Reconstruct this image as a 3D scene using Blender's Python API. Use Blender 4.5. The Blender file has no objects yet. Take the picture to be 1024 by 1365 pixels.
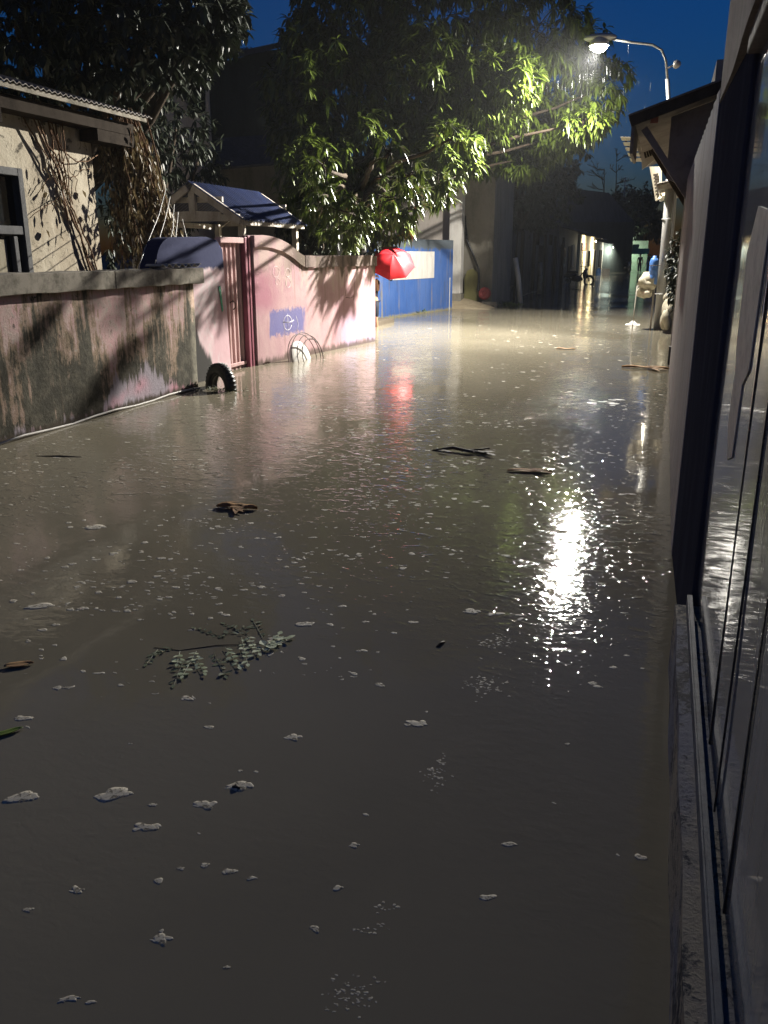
import bpy, math, random
from mathutils import Vector, Matrix, Quaternion
R = math.radians
S = bpy.context.scene
COL = S.collection
random.seed(7)

# ------------------------------------------------------------------ camera
F_PX, HOR, VPX, CX, CY, CAMH = 1130.0, 338.0, 890.0, 512.0, 682.5, 1.7
PITCH = math.atan((CY - HOR) / F_PX)
YAW = math.atan((VPX - CX) / math.hypot(F_PX, CY - HOR))
cd = bpy.data.cameras.new('camera')
cam = bpy.data.objects.new('camera', cd); COL.objects.link(cam)
cam.location = (0, 0, CAMH)
cam.rotation_euler = (math.pi / 2 - PITCH, 0, YAW)
cd.sensor_fit = 'HORIZONTAL'; cd.sensor_width = 36.0; cd.lens = 36.0 * F_PX / 1024.0
cd.clip_start = 0.02; cd.clip_end = 2000
S.camera = cam

# ------------------------------------------------------------------ sky and exposure
W = bpy.data.worlds.new('World'); S.world = W; W.use_nodes = True
wn = W.node_tree; wn.nodes.clear()
sky = wn.nodes.new('ShaderNodeTexSky'); sky.sky_type = 'NISHITA'; sky.sun_disc = False
sky.sun_elevation = R(1.0); sky.sun_rotation = R(200); sky.air_density = 1.0; sky.dust_density = 0.3; sky.ozone_density = 6.0
bg = wn.nodes.new('ShaderNodeBackground'); bg.inputs['Strength'].default_value = 0.12
wo = wn.nodes.new('ShaderNodeOutputWorld')
wn.links.new(sky.outputs[0], bg.inputs[0]); wn.links.new(bg.outputs[0], wo.inputs[0])
vs = S.view_settings
vs.view_transform = 'Standard'; vs.look = 'None'; vs.gamma = 1; vs.exposure = 0.42
LAMP_W = 1150.0          # broad light straight down from the lamp lens
BEAM_W = 16500.0          # its forward beam along the street
S.cycles.blur_glossy = 0.0
S.cycles.max_bounces = 7; S.cycles.diffuse_bounces = 3; S.cycles.volume_bounces = 0; S.cycles.transparent_max_bounces = 8
S.cycles.use_adaptive_sampling = True; S.cycles.adaptive_threshold = .02

# ------------------------------------------------------------------ helpers
_fw = Vector((-math.sin(YAW) * math.cos(PITCH), math.cos(YAW) * math.cos(PITCH), -math.sin(PITCH)))
_rt = Vector((math.cos(YAW), math.sin(YAW), 0)); _up = _rt.cross(_fw)
def at(x, y, Y=None, X=None, z=None):
    """the place on a known plane (street distance Y, side offset X, or height z) that the survey point x, y shows"""
    r = _fw + _rt * ((x - CX) / F_PX) + _up * ((CY - y) / F_PX)
    if Y is not None: t = Y / r.y
    elif X is not None: t = X / r.x
    else: t = (z - CAMH) / r.z
    return Vector((0, 0, CAMH)) + r * t

class MB:
    def __init__(s): s.v = []; s.f = []
    def add(s, vs_, fs):
        b = len(s.v); s.v += [Vector(p) for p in vs_]; s.f += [tuple(i + b for i in f) for f in fs]
    def box(s, a, b, M=None):
        (x0, y0, z0), (x1, y1, z1) = a, b
        p = [(x0,y0,z0),(x1,y0,z0),(x1,y1,z0),(x0,y1,z0),(x0,y0,z1),(x1,y0,z1),(x1,y1,z1),(x0,y1,z1)]
        if M is not None: p = [M @ Vector(q) for q in p]
        s.add(p, [(0,3,2,1),(4,5,6,7),(0,1,5,4),(1,2,6,5),(2,3,7,6),(3,0,4,7)])
    def bar(s, a, b, w, h):
        """square bar from a to b"""
        a = Vector(a); b = Vector(b); d = (b - a).normalized()
        u = d.cross(Vector((0,0,1)));
        if u.length < 1e-3: u = Vector((1,0,0))
        u.normalize(); n = u.cross(d)
        p = []
        for c in (a, b):
            for (i, j) in ((-1,-1),(1,-1),(1,1),(-1,1)): p.append(c + u * i * w / 2 + n * j * h / 2)
        s.add(p, [(0,1,2,3),(7,6,5,4),(0,4,5,1),(1,5,6,2),(2,6,7,3),(3,7,4,0)])
    def tube(s, pts, r, n=8, cap=True):
        pts = [Vector(p) for p in pts]; k = len(pts)
        rs = r if isinstance(r, (list, tuple)) else [r] * k
        vs_, fs = [], []; prev = None
        for i, p in enumerate(pts):
            d = (pts[min(i+1,k-1)] - pts[max(i-1,0)]).normalized()
            if prev is None:
                u = d.orthogonal().normalized()
            else:
                u = (prev - d * prev.dot(d)).normalized()
            prev = u; w = d.cross(u)
            for j in range(n):
                a = 2 * math.pi * j / n
                vs_.append(p + (u * math.cos(a) + w * math.sin(a)) * rs[i])
        for i in range(k - 1):
            for j in range(n):
                fs.append((i*n+j, i*n+(j+1)%n, (i+1)*n+(j+1)%n, (i+1)*n+j))
        if cap:
            fs.append(tuple(range(n-1, -1, -1))); fs.append(tuple((k-1)*n + j for j in range(n)))
        s.add(vs_, fs)
    def lathe(s, prof, n=16, M=None):
        """prof: list of (radius, z)"""
        M = M or Matrix(); vs_, fs = [], []
        for (r, z) in prof:
            for j in range(n):
                a = 2 * math.pi * j / n
                vs_.append(M @ Vector((r * math.cos(a), r * math.sin(a), z)))
        for i in range(len(prof) - 1):
            for j in range(n):
                fs.append((i*n+j, i*n+(j+1)%n, (i+1)*n+(j+1)%n, (i+1)*n+j))
        fs.append(tuple(range(n-1, -1, -1))); fs.append(tuple((len(prof)-1)*n + j for j in range(n)))
        s.add(vs_, fs)
    def torus(s, R_, r, M=None, n=24, m=8, arc=None):
        M = M or Matrix()
        a0, a1 = arc or (0, 2 * math.pi); full = arc is None
        pts = []
        k = n if full else n + 1
        vs_, fs = [], []
        for i in range(k):
            a = a0 + (a1 - a0) * i / n
            for j in range(m):
                b = 2 * math.pi * j / m
                vs_.append(M @ Vector(((R_ + r*math.cos(b))*math.cos(a), (R_ + r*math.cos(b))*math.sin(a), r*math.sin(b))))
        for i in range(n):
            i2 = (i + 1) % k
            for j in range(m):
                fs.append((i*m+j, i2*m+j, i2*m+(j+1)%m, i*m+(j+1)%m))
        s.add(vs_, fs)
    def prism(s, outline, d, M=None):
        """outline: 3D points of a flat polygon, d: extrusion vector"""
        o = [Vector(p) for p in outline]; d = Vector(d); n = len(o)
        p = o + [q + d for q in o]
        if M is not None: p = [M @ q for q in p]
        s.add(p, [tuple(range(n-1,-1,-1)), tuple(range(n, 2*n))] + [(i, (i+1)%n, n+(i+1)%n, n+i) for i in range(n)])
    def sheet(s, fn, nu, nv, th=None):
        """grid fn(u,v) -> point, u,v in 0..1, optional thickness vector"""
        vs_ = [Vector(fn(i/nu, j/nv)) for i in range(nu+1) for j in range(nv+1)]
        m = nv + 1
        fs = [(i*m+j, (i+1)*m+j, (i+1)*m+j+1, i*m+j+1) for i in range(nu) for j in range(nv)]
        if th is not None:
            th = Vector(th); b = len(vs_); vs_ += [p + th for p in vs_]
            fs += [tuple(b + k for k in reversed(f)) for f in fs]
            for i in range(nu):
                for j in (0, nv): fs.append((i*m+j, (i+1)*m+j, b+(i+1)*m+j, b+i*m+j) if j else (i*m+j, b+i*m+j, b+(i+1)*m+j, (i+1)*m+j))
            for j in range(nv):
                for i in (0, nu): fs.append((i*m+j, i*m+j+1, b+i*m+j+1, b+i*m+j) if not i else (i*m+j, b+i*m+j, b+i*m+j+1, i*m+j+1))
        s.add(vs_, fs)
    def leaf(s, base, d, L, w, up=Vector((0,0,1)), droop=0.25, fold=0.25):
        d = d.normalized(); side = d.cross(up)
        if side.length < 1e-3: side = Vector((1,0,0))
        side.normalize(); n = side.cross(d).normalized()
        def pt(t, k):
            return base + d * (L * t) - Vector((0,0,1)) * (droop * L * t * t) + side * (k * w) + n * (abs(k) * w * fold)
        p = [base, pt(.35,-.5), pt(.35,0), pt(.35,.5), pt(.7,-.38), pt(.7,0), pt(.7,.38), pt(1,0)]
        s.add(p, [(0,2,1),(0,3,2),(1,2,5,4),(2,3,6,5),(4,5,7),(5,6,7)])
    def blob(s, c, r, seed=0, nu=12, nv=8, amp=.25):
        rnd = random.Random(seed); ph = [rnd.uniform(0, 6.28) for _ in range(6)]
        c = Vector(c); r = Vector(r); vs_, fs = [], []
        for i in range(nv + 1):
            th = math.pi * i / nv
            for j in range(nu):
                a = 2 * math.pi * j / nu
                k = 1 + amp * (math.sin(2*a+ph[0]) * math.sin(th*2+ph[1]) + .6*math.sin(3*a+ph[2])*math.sin(th) + .4*math.sin(5*a+ph[3])*math.sin(3*th+ph[4])) * .6
                vs_.append(c + Vector((r.x*math.sin(th)*math.cos(a), r.y*math.sin(th)*math.sin(a), r.z*math.cos(th))) * k)
        for i in range(nv):
            for j in range(nu): fs.append((i*nu+j, (i+1)*nu+j, (i+1)*nu+(j+1)%nu, i*nu+(j+1)%nu))
        s.add(vs_, fs)
    def build(s, name, m, parent=None, smooth=False, bevel=0, auto=None):
        me = bpy.data.meshes.new(name)
        org = Vector((0,0,0))
        if parent is None and s.v:
            xs = [v.x for v in s.v]; ys = [v.y for v in s.v]; zs = [v.z for v in s.v]
            org = Vector(((min(xs)+max(xs))/2, (min(ys)+max(ys))/2, min(zs)))
        elif parent is not None:
            org = Vector(parent['_o']) if '_o' in parent else Vector((0,0,0))
        me.from_pydata([tuple(v - org) for v in s.v], [], s.f); me.update()
        o = bpy.data.objects.new(name, me); COL.objects.link(o)
        if parent is None: o.location = org
        else: o.parent = parent
        o['_o'] = tuple(org)
        for mm in (m if isinstance(m, (list, tuple)) else [m]): me.materials.append(mm)
        if smooth:
            for p in me.polygons: p.use_smooth = True
        if bevel:
            b = o.modifiers.new('bevel', 'BEVEL'); b.width = bevel; b.segments = 2; b.limit_method = 'ANGLE'; b.angle_limit = R(40)
        return o
def tag(o, label=None, cat=None, group=None, kind=None):
    if label: o['label'] = label
    if cat: o['category'] = cat
    if group: o['group'] = group
    if kind: o['kind'] = kind
    return o
def thing(name, loc, label, cat, group=None):
    o = bpy.data.objects.new(name, None); COL.objects.link(o); o.location = loc; o['_o'] = tuple(loc); o.empty_display_size = .1
    return tag(o, label, cat, group)
def struct(name, mb, m, smooth=False):
    return tag(mb.build(name, m, None, smooth), kind='structure')

# ------------------------------------------------------------------ materials
class NT:
    def __init__(s, name):
        s.m = bpy.data.materials.new(name); s.m.use_nodes = True
        s.t = s.m.node_tree; s.t.nodes.clear(); s.out = s.n('ShaderNodeOutputMaterial')
        s.p = s.n('ShaderNodeBsdfPrincipled'); s.t.links.new(s.p.outputs[0], s.out.inputs[0])
        s.tc = s.n('ShaderNodeTexCoord'); s.co = s.tc.outputs['Object']
    def n(s, k, **kw):
        nd = s.t.nodes.new(k)
        for a, b in kw.items(): setattr(nd, a, b)
        return nd
    def set(s, sock, v):
        if hasattr(v, 'links'): s.t.links.new(v, sock)
        elif isinstance(v, (tuple, list)) and len(v) == 3 and sock.type == 'RGBA': sock.default_value = (*v, 1)
        else: sock.default_value = v
    def noise(s, scale=(1,1,1), detail=6, rough=.6, dist=0, loc=(0,0,0)):
        mp = s.n('ShaderNodeMapping'); s.t.links.new(s.co, mp.inputs[0]); mp.inputs['Scale'].default_value = scale; mp.inputs['Location'].default_value = loc
        nz = s.n('ShaderNodeTexNoise'); s.t.links.new(mp.outputs[0], nz.inputs['Vector']); nz.inputs['Scale'].default_value = 1
        nz.inputs['Detail'].default_value = detail; nz.inputs['Roughness'].default_value = rough; nz.inputs['Distortion'].default_value = dist
        return nz.outputs['Fac']
    def step(s, f, a, b, lo=0., hi=1.):
        r = s.n('ShaderNodeMapRange'); r.interpolation_type = 'SMOOTHSTEP'
        s.set(r.inputs[0], f); s.set(r.inputs[1], a); s.set(r.inputs[2], b); s.set(r.inputs[3], lo); s.set(r.inputs[4], hi); return r.outputs[0]
    def mix(s, f, a, b):
        m = s.n('ShaderNodeMix', data_type='RGBA'); s.set(m.inputs[0], f); s.set(m.inputs[6], a); s.set(m.inputs[7], b); return m.outputs[2]
    def math(s, op, a, b=0.):
        m = s.n('ShaderNodeMath', operation=op); s.set(m.inputs[0], a); s.set(m.inputs[1], b); return m.outputs[0]
    def xyz(s):
        x = s.n('ShaderNodeSeparateXYZ'); s.t.links.new(s.co, x.inputs[0]); return x.outputs
    def bump(s, h, strength=.3, dist=.02, prev=None):
        b = s.n('ShaderNodeBump'); s.set(b.inputs['Height'], h); b.inputs['Strength'].default_value = strength; b.inputs['Distance'].default_value = dist
        if prev is not None: s.t.links.new(prev, b.inputs['Normal'])
        return b.outputs[0]
    def fin(s, col, rough=.7, normal=None, spec=.4, metal=0):
        s.set(s.p.inputs['Base Color'], col); s.set(s.p.inputs['Roughness'], rough); s.p.inputs['Specular IOR Level'].default_value = spec
        s.p.inputs['Metallic'].default_value = metal
        if normal is not None: s.t.links.new(normal, s.p.inputs['Normal'])
        return s.m
def weather(name, c, c2=None, rough=.7, sc=4, streak=True, bump=.3, spec=.15, metal=0, amt=.55):
    """a painted or raw surface with blotches, run marks and grain"""
    t = NT(name); c2 = c2 or tuple(x * .5 for x in c)
    a = t.noise((sc, sc, sc * (.25 if streak else 1)), 8, .65)
    b = t.noise((sc*6,)*3, 6, .7)
    f = t.math('ADD', t.math('MULTIPLY', a, .75), t.math('MULTIPLY', b, .25))
    col = t.mix(t.step(f, amt - .13, amt + .13), c, c2)
    nz = t.noise((sc*18,)*3, 4, .7)
    return t.fin(col, t.step(b, .3, .7, max(rough - .02, .05), min(rough + .16, 1)), t.bump(nz, bump, .01), spec, metal)
def plain(name, c, rough=.5, spec=.5, metal=0, var=.25, sc=12):
    t = NT(name); f = t.noise((sc,)*3, 5, .6)
    col = t.mix(t.step(f, .35, .65), tuple(x*(1-var) for x in c), tuple(min(x*(1+var),1) for x in c))
    return t.fin(col, t.step(f, .3, .7, max(rough-.08,.03), min(rough+.08,1)), None, spec, metal)
def leafmat(name, c, c2, rough=.35, trans=.25):
    t = NT(name); f = t.noise((2.5,)*3, 3, .6); g = t.noise((23,)*3, 2, .6)
    col = t.mix(t.step(g, .35, .65), c, c2)
    t.fin(col, rough, None, .5)
    tr = t.n('ShaderNodeBsdfTranslucent'); t.set(tr.inputs[0], col)
    mx = t.n('ShaderNodeMixShader'); mx.inputs[0].default_value = trans
    t.t.links.new(t.p.outputs[0], mx.inputs[1]); t.t.links.new(tr.outputs[0], mx.inputs[2]); t.t.links.new(mx.outputs[0], t.out.inputs[0])
    return t.m
def emit(name, c, s):
    t = NT(name); t.set(t.p.inputs['Base Color'], c); t.set(t.p.inputs['Emission Color'], c); t.p.inputs['Emission Strength'].default_value = s
    return t.m

def mat_water():
    t = NT('muddy_water')
    big = t.noise((.9, .9, 1), 2, .5)
    silt = t.noise((.35, .35, 1), 5, .55, .6)
    col = t.mix(t.step(silt, .3, .7), (.188, .168, .124), (.226, .203, .150))
    r1 = t.noise((4, 6, 1), 2, .5, .4)
    r2 = t.noise((16, 23, 1), 3, .55, .3, (3, 1, 0))
    patch = t.step(t.noise((.55, .4, 1), 3, .5, 0, (5, 9, 0)), .40, .60, .22, 1.5)
    x, y, z = t.xyz()
    r4 = t.step(t.noise((7.5, 13, 1), 2, .5, .5, (11, 4, 0)), .56, .74)      # scattered steep wavelets thrown up by the rain
    r5 = t.step(t.noise((20, 30, 1), 2, .5, .3, (2, 14, 0)), .60, .76)
    wave = t.math('ADD', t.math('MULTIPLY', r4, .13), t.math('MULTIPLY', r5, .10))
    wave = t.math('MULTIPLY', wave, t.step(y, -31.0, -27.5, .06, 1))
    h = t.math('ADD', t.math('MULTIPLY', big, .32), t.math('MULTIPLY', patch, t.math('ADD', wave, t.math('MULTIPLY', t.step(y, -31.5, -28, .3, 1), t.math('ADD', t.math('MULTIPLY', r1, .13), t.math('MULTIPLY', r2, .095))))))
    for (sc, k, loc) in ((5.5, 60, 0.), (9.0, 48, 3.7)):      # rings left by single rain drops
        mp = t.n('ShaderNodeMapping'); t.t.links.new(t.co, mp.inputs[0]); mp.inputs['Location'].default_value = (loc, loc*1.7, 0)
        sp = t.n('ShaderNodeVectorMath', operation='MULTIPLY'); t.t.links.new(mp.outputs[0], sp.inputs[0]); sp.inputs[1].default_value = (1, 1, 0)
        vo = t.n('ShaderNodeTexVoronoi', voronoi_dimensions='2D'); t.t.links.new(sp.outputs[0], vo.inputs['Vector']); vo.inputs['Scale'].default_value = sc
        d = vo.outputs['Distance']; sep = t.n('ShaderNodeSeparateColor'); t.t.links.new(vo.outputs['Color'], sep.inputs[0])
        rad = t.math('MULTIPLY', sep.outputs[0], .30)
        ring = t.step(t.math('ABSOLUTE', t.math('SUBTRACT', d, rad)), .05, .0)
        wv = t.math('MULTIPLY', t.math('SINE', t.math('MULTIPLY', d, float(k))), ring)
        wv = t.math('MULTIPLY', wv, t.step(sep.outputs[1], .55, .95, 0, .016))
        h = t.math('ADD', h, t.math('MULTIPLY', wv, t.step(y, -31.5, -28.5, .18, 1)))
    m = t.fin(col, .04, t.bump(h, 1.0, .022), .5)
    t.p.inputs['IOR'].default_value = 1.33
    return m
def mat_grime_wall():
    t = NT('grimy_pink_paint'); x, y, z = t.xyz()
    st = t.noise((1, 2.3, .5), 7, .6, .35); fine = t.noise((1, 13, 1.1), 7, .68, .2); bl = t.noise((1, 6, 6), 7, .72, .3); lg = t.noise((1, .75, .9), 3, .5, .4, (2, 4.3, 1))
    f = t.math('ADD', t.math('MULTIPLY', st, .36), t.math('ADD', t.math('MULTIPLY', fine, .30), t.math('ADD', t.math('MULTIPLY', bl, .14), t.math('MULTIPLY', lg, .2))))
    hz = t.step(z, .25, 1.35, -.078, .012)                # paint survives better near the top
    fz = t.math('ADD', f, hz)
    grime = t.mix(t.step(bl, .4, .62), (.060, .056, .042), (.125, .115, .088))
    tan = t.mix(t.step(bl, .4, .6), (.25, .19, .125), (.33, .24, .185))
    pink = t.mix(t.step(bl, .35, .65), (.54, .33, .33), (.47, .37, .33))
    col = t.mix(t.step(fz, .45, .485), grime, tan)
    col = t.mix(t.step(fz, .492, .525), col, pink)
    low = t.math('ADD', t.step(t.math('ABSOLUTE', t.math('SUBTRACT', y, 2.6)), .95, .2, 0, .36), t.math('SUBTRACT', t.math('MULTIPLY', t.math('SUBTRACT', st, .5), 1.0), t.math('SUBTRACT', z, .10)))
    low = t.math('ADD', low, t.math('MULTIPLY', t.math('SUBTRACT', fine, .5), .55))
    col = t.mix(t.step(low, .06, .16), col, t.mix(t.step(lg, .42, .55), (.56, .28, .33), (.36, .32, .36)))
    chip = t.math('MULTIPLY', t.step(t.noise((1, 15, 11), 5, .75, .6, (4, 4, 4)), .60, .63), t.step(fz, .46, .5))
    col = t.mix(chip, col, (.40, .36, .31))
    col = t.mix(t.step(t.noise((1, 10, 8), 6, .78, .5, (8, 1, 4)), .60, .66), col, (.05, .046, .038))
    wet = t.step(t.math('ADD', z, t.math('MULTIPLY', t.math('SUBTRACT', fine, .5), .22)), .03, .10, 1, 0)
    col = t.mix(wet, col, (.07, .055, .04))
    n1 = t.bump(t.noise((30,)*3, 5, .7), .45, .012)
    return t.fin(col, t.step(bl, .3, .7, .8, .95), t.bump(bl, .25, .03, n1), .12)
def mat_pink_wall():
    t = NT('pink_wall_paint'); x, y, z = t.xyz()
    a = t.noise((1.4, 1.4, 1.1), 6, .6, .4); b = t.noise((6, 6, 1.6), 6, .65); g = t.noise((14,)*3, 5, .7)
    col = t.mix(t.step(a, .38, .62), (.50, .34, .34), (.42, .25, .275))
    col = t.mix(t.step(t.math('ADD', b, t.step(z, .9, 1.35, -.12, .1)), .5, .62), col, (.50, .37, .34))
    lil = t.math('MULTIPLY', t.step(y, .4, 1.2), t.step(z, .25, .75, 1, 0))
    col = t.mix(t.math('MULTIPLY', lil, t.step(a, .35, .55)), col, (.44, .36, .52))
    pur = t.math('MULTIPLY', t.step(y, -1.15, -1.9), t.step(t.math('ABSOLUTE', t.math('SUBTRACT', z, 1.15)), .45, .15))
    col = t.mix(t.math('MULTIPLY', pur, .75), col, (.36, .13, .19))
    my = t.step(t.math('ADD', t.math('ABSOLUTE', t.math('SUBTRACT', y, -1.18)), t.math('MULTIPLY', t.math('SUBTRACT', b, .5), .5)), .58, .48)
    mz = t.step(t.math('ADD', t.math('ABSOLUTE', t.math('SUBTRACT', z, .62)), t.math('MULTIPLY', t.math('SUBTRACT', g, .5), .3)), .24, .16)
    col = t.mix(t.math('MULTIPLY', my, t.math('MULTIPLY', mz, .8)), col, (.09, .12, .33))
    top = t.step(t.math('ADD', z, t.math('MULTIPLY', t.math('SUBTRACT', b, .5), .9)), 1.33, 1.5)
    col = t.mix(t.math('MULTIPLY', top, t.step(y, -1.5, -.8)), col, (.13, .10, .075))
    run = t.step(t.noise((9, 9, .35), 4, .6), .58, .68)
    col = t.mix(t.math('MULTIPLY', run, .5), col, (.22, .15, .12))
    chip = t.step(t.noise((16, 16, 12), 5, .75, .6, (4, 4, 4)), .62, .65)
    col = t.mix(t.math('MULTIPLY', chip, .8), col, (.38, .31, .28))
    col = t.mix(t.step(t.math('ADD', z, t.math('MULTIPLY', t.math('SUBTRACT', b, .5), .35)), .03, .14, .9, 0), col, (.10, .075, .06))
    return t.fin(col, .85, t.bump(g, .3, .012), .12)
def mat_blue_wall():
    t = NT('blue_wall_paint'); x, y, z = t.xyz()
    a = t.noise((2, 2, .6), 7, .65); g = t.noise((11,)*3, 5, .7)
    col = t.mix(t.step(a, .35, .65), (.045, .115, .35), (.075, .15, .39))
    col = t.mix(t.step(t.noise((5, 5, .3), 6, .65), .55, .66), col, (.26, .23, .17))
    col = t.mix(t.math('MULTIPLY', t.step(t.noise((7, 7, 1.2), 7, .75, .4, (2, 2, 2)), .52, .64), .6), col, (.07, .10, .17))
    col = t.mix(t.step(t.math('ADD', z, t.math('MULTIPLY', g, .25)), .22, .12), col, (.28, .25, .13))
    top = t.step(t.math('ADD', z, t.math('MULTIPLY', t.math('SUBTRACT', a, .5), .5)), 1.78, 1.88)
    col = t.mix(top, col, (.10, .12, .14))
    return t.fin(col, .8, t.bump(g, .3, .015), .15)
def mat_pillar_paint():
    t = NT('swept_gate_pillar_paint'); x, y, z = t.xyz()
    a = t.noise((2.2, 2.2, 1.4), 6, .6, .6); g = t.noise((13,)*3, 5, .7)
    white = t.mix(t.step(g, .35, .65), (.62, .55, .55), (.66, .50, .52))
    pink = t.mix(t.step(a, .4, .6), white, (.60, .40, .43))
    painted_shade = t.step(t.math('ADD', t.math('ADD', z, t.math('MULTIPLY', y, 1.05)), t.math('MULTIPLY', t.math('SUBTRACT', a, .5), .9)), .52, .38)  # dark lower corner: the pillar's shadow painted into the colour
    col = t.mix(painted_shade, pink, (.05, .048, .045))
    blue = t.step(t.math('ADD', z, t.math('MULTIPLY', t.math('SUBTRACT', a, .5), .25)), 1.46, 1.52)
    col = t.mix(blue, col, (.018, .024, .075))
    return t.fin(col, .85, t.bump(g, .3, .012), .12)

M = {}
M['water'] = mat_water()
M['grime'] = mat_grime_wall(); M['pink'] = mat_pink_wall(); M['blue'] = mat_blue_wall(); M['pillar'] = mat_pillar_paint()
M['coping'] = weather('mossy_concrete', (.30, .27, .22), (.11, .10, .075), .8, 6, False, .6)
M['coping_dark'] = weather('dark_mossy_coping', (.20, .15, .13), (.06, .05, .04), .8, 6, True, .6)
def mat_render():
    t = NT('stained_cream_render'); x, y, z = t.xyz()
    a = t.noise((1.6, 1.6, .8), 7, .65, .4); b = t.noise((9, 9, 1.2), 6, .7); c = t.noise((5, 5, 5), 7, .75, .5, (3, 3, 3)); d = t.noise((26,)*3, 5, .7)
    col = t.mix(t.step(a, .36, .64), (.50, .45, .35), (.36, .31, .23))
    col = t.mix(t.math('MULTIPLY', t.step(b, .52, .66), .55), col, (.20, .165, .11))
    col = t.mix(t.step(c, .56, .62), col, (.23, .20, .15))
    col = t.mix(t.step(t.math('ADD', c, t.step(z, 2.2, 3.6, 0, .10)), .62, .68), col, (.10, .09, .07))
    return t.fin(col, .88, t.bump(d, .5, .012, t.bump(c, .5, .03)), .08)
M['render'] = mat_render()
M['pale_render'] = weather('pale_render', (.55, .50, .45), (.42, .37, .32), .75, 3, True, .35)
M['grey_render'] = weather('grey_render', (.27, .25, .21), (.17, .16, .13), .8, 2.5, True, .4)
M['dark_wall'] = weather('dark_green_wall', (.028, .035, .034), (.018, .022, .02), .8, 2, True)
M['dark_sheet'] = weather('dark_corrugated_sheet', (.10, .102, .108), (.055, .055, .056), .7, 3, True)
M['dark_wood'] = weather('dark_timber', (.045, .037, .03), (.022, .018, .015), .85, 5, True, .3, .02)
M['timber'] = weather('painted_timber', (.42, .39, .34), (.26, .23, .19), .65, 6, True)
M['rust_roof'] = weather('old_roof_sheet', (.15, .13, .11), (.07, .055, .045), .6, 5, False, .5)
M['blue_roof'] = weather('blue_roof_sheet', (.014, .024, .075), (.007, .011, .035), .35, 4, True, .2, .6)
M['dark_roof'] = weather('dark_roof_sheet', (.055, .055, .065), (.035, .033, .038), .6, 3, True)
M['gate_pink'] = weather('pink_gate_steel', (.50, .34, .33), (.36, .22, .20), .8, 6, True, .15)
M['gate_frame'] = weather('maroon_gate_frame', (.26, .09, .12), (.12, .04, .05), .45, 8, True, .15)
M['alu'] = weather('grey_aluminium', (.10, .10, .10), (.06, .06, .06), .6, 6, True, .1, .1)
M['steel'] = weather('galvanised_pole', (.36, .36, .35), (.24, .23, .21), .42, 6, True, .15, .5, .3)
M['glass'] = plain('dark_window_glass', (.012, .013, .014), .04, .6, 0, .2)
M['curtain'] = weather('faded_curtain', (.30, .27, .20), (.18, .15, .10), .9, 8, True)
M['red'] = plain('red_umbrella_cloth', (.56, .012, .020), .55, .35, 0, .12, 5)
M['skin'] = plain('tan_skin', (.32, .17, .10), .5, .4, 0, .1)
M['dark_cloth'] = plain('dark_cloth', (.02, .022, .03), .8, .2)
M['hair'] = plain('black_hair', (.01, .009, .008), .5, .4)
M['white_cloth'] = plain('pale_cloth', (.5, .48, .45), .8, .2)
M['bark'] = weather('dark_bark', (.045, .034, .024), (.022, .017, .012), .85, 8, True, .8)
M['vine'] = weather('dry_vine', (.15, .085, .045), (.07, .04, .022), .8, 20, False, .4)
M['dryleaf'] = leafmat('dry_hanging_leaf', (.24, .19, .10), (.12, .085, .04), .6, .15)
M['mango'] = leafmat('mango_leaf', (.040, .064, .008), (.074, .100, .012), .36, .16)
M['darkleaf'] = leafmat('dark_leaf', (.009, .014, .006), (.014, .021, .008), .55, .06)
M['farleaf'] = leafmat('far_leaf', (.030, .042, .022), (.045, .058, .028), .55, .1)
M['rubber'] = plain('black_rubber', (.014, .014, .014), .45, .4)
M['wire'] = plain('rusty_wire', (.05, .035, .028), .6, .4)
M['white_paint'] = weather('white_paint', (.66, .64, .60), (.5, .47, .43), .5, 6, True, .15)
def mat_foam():
    t = NT('dirty_foam'); a = t.noise((45,)*3, 5, .7); b = t.noise((140,)*3, 3, .6)
    t.fin(t.mix(t.step(a, .35, .65), (.60, .56, .47), (.44, .40, .32)), .7, t.bump(b, .15, .003), .3)
    tr = t.n('ShaderNodeBsdfTransparent'); mx = t.n('ShaderNodeMixShader')
    t.set(mx.inputs[0], t.step(t.math('ADD', t.math('MULTIPLY', a, .6), t.math('MULTIPLY', b, .4)), .50, .62, .08, .9))
    t.t.links.new(t.p.outputs[0], mx.inputs[1]); t.t.links.new(tr.outputs[0], mx.inputs[2]); t.t.links.new(mx.outputs[0], t.out.inputs[0])
    return t.m
M['foam'] = mat_foam()
M['brownleaf'] = leafmat('floating_dead_leaf', (.42, .25, .11), (.26, .14, .06), .85, .1)
M['greenleaf'] = leafmat('floating_green_leaf', (.16, .24, .04), (.12, .18, .03), .4, .1)
M['sprig'] = leafmat('floating_sprig_leaf', (.72, .78, .54), (.50, .58, .34), .45, .1)
M['sprig_sunk'] = leafmat('sunken_sprig_leaf', (.24, .27, .17), (.18, .21, .12), .35, .1)
M['stick'] = plain('wet_stick', (.075, .055, .038), .6, .3)
M['sand'] = weather('wet_sand', (.40, .33, .22), (.28, .22, .14), .85, 5, False, .6)
M['mud'] = weather('mud_ground', (.12, .10, .075), (.08, .065, .05), .85, .6, False, .5)
M['road'] = weather('wet_concrete_road', (.20, .19, .17), (.13, .12, .105), .35, 1.2, False, .4)
M['chalk'] = plain('chalk_white', (.68, .66, .70), .8, .2)
M['chalk_pink'] = plain('faded_mural_line', (.63, .45, .46), .8, .2)
M['moss'] = leafmat('bright_weed', (.14, .19, .03), (.09, .13, .02), .6, .1)
M['olive'] = weather('olive_board', (.22, .21, .09), (.15, .14, .06), .6, 4, True)
M['red_plastic'] = plain('faded_red_plastic', (.34, .05, .045), .45)
M['blue_plastic'] = plain('blue_plastic', (.07, .18, .48), .35)
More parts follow.
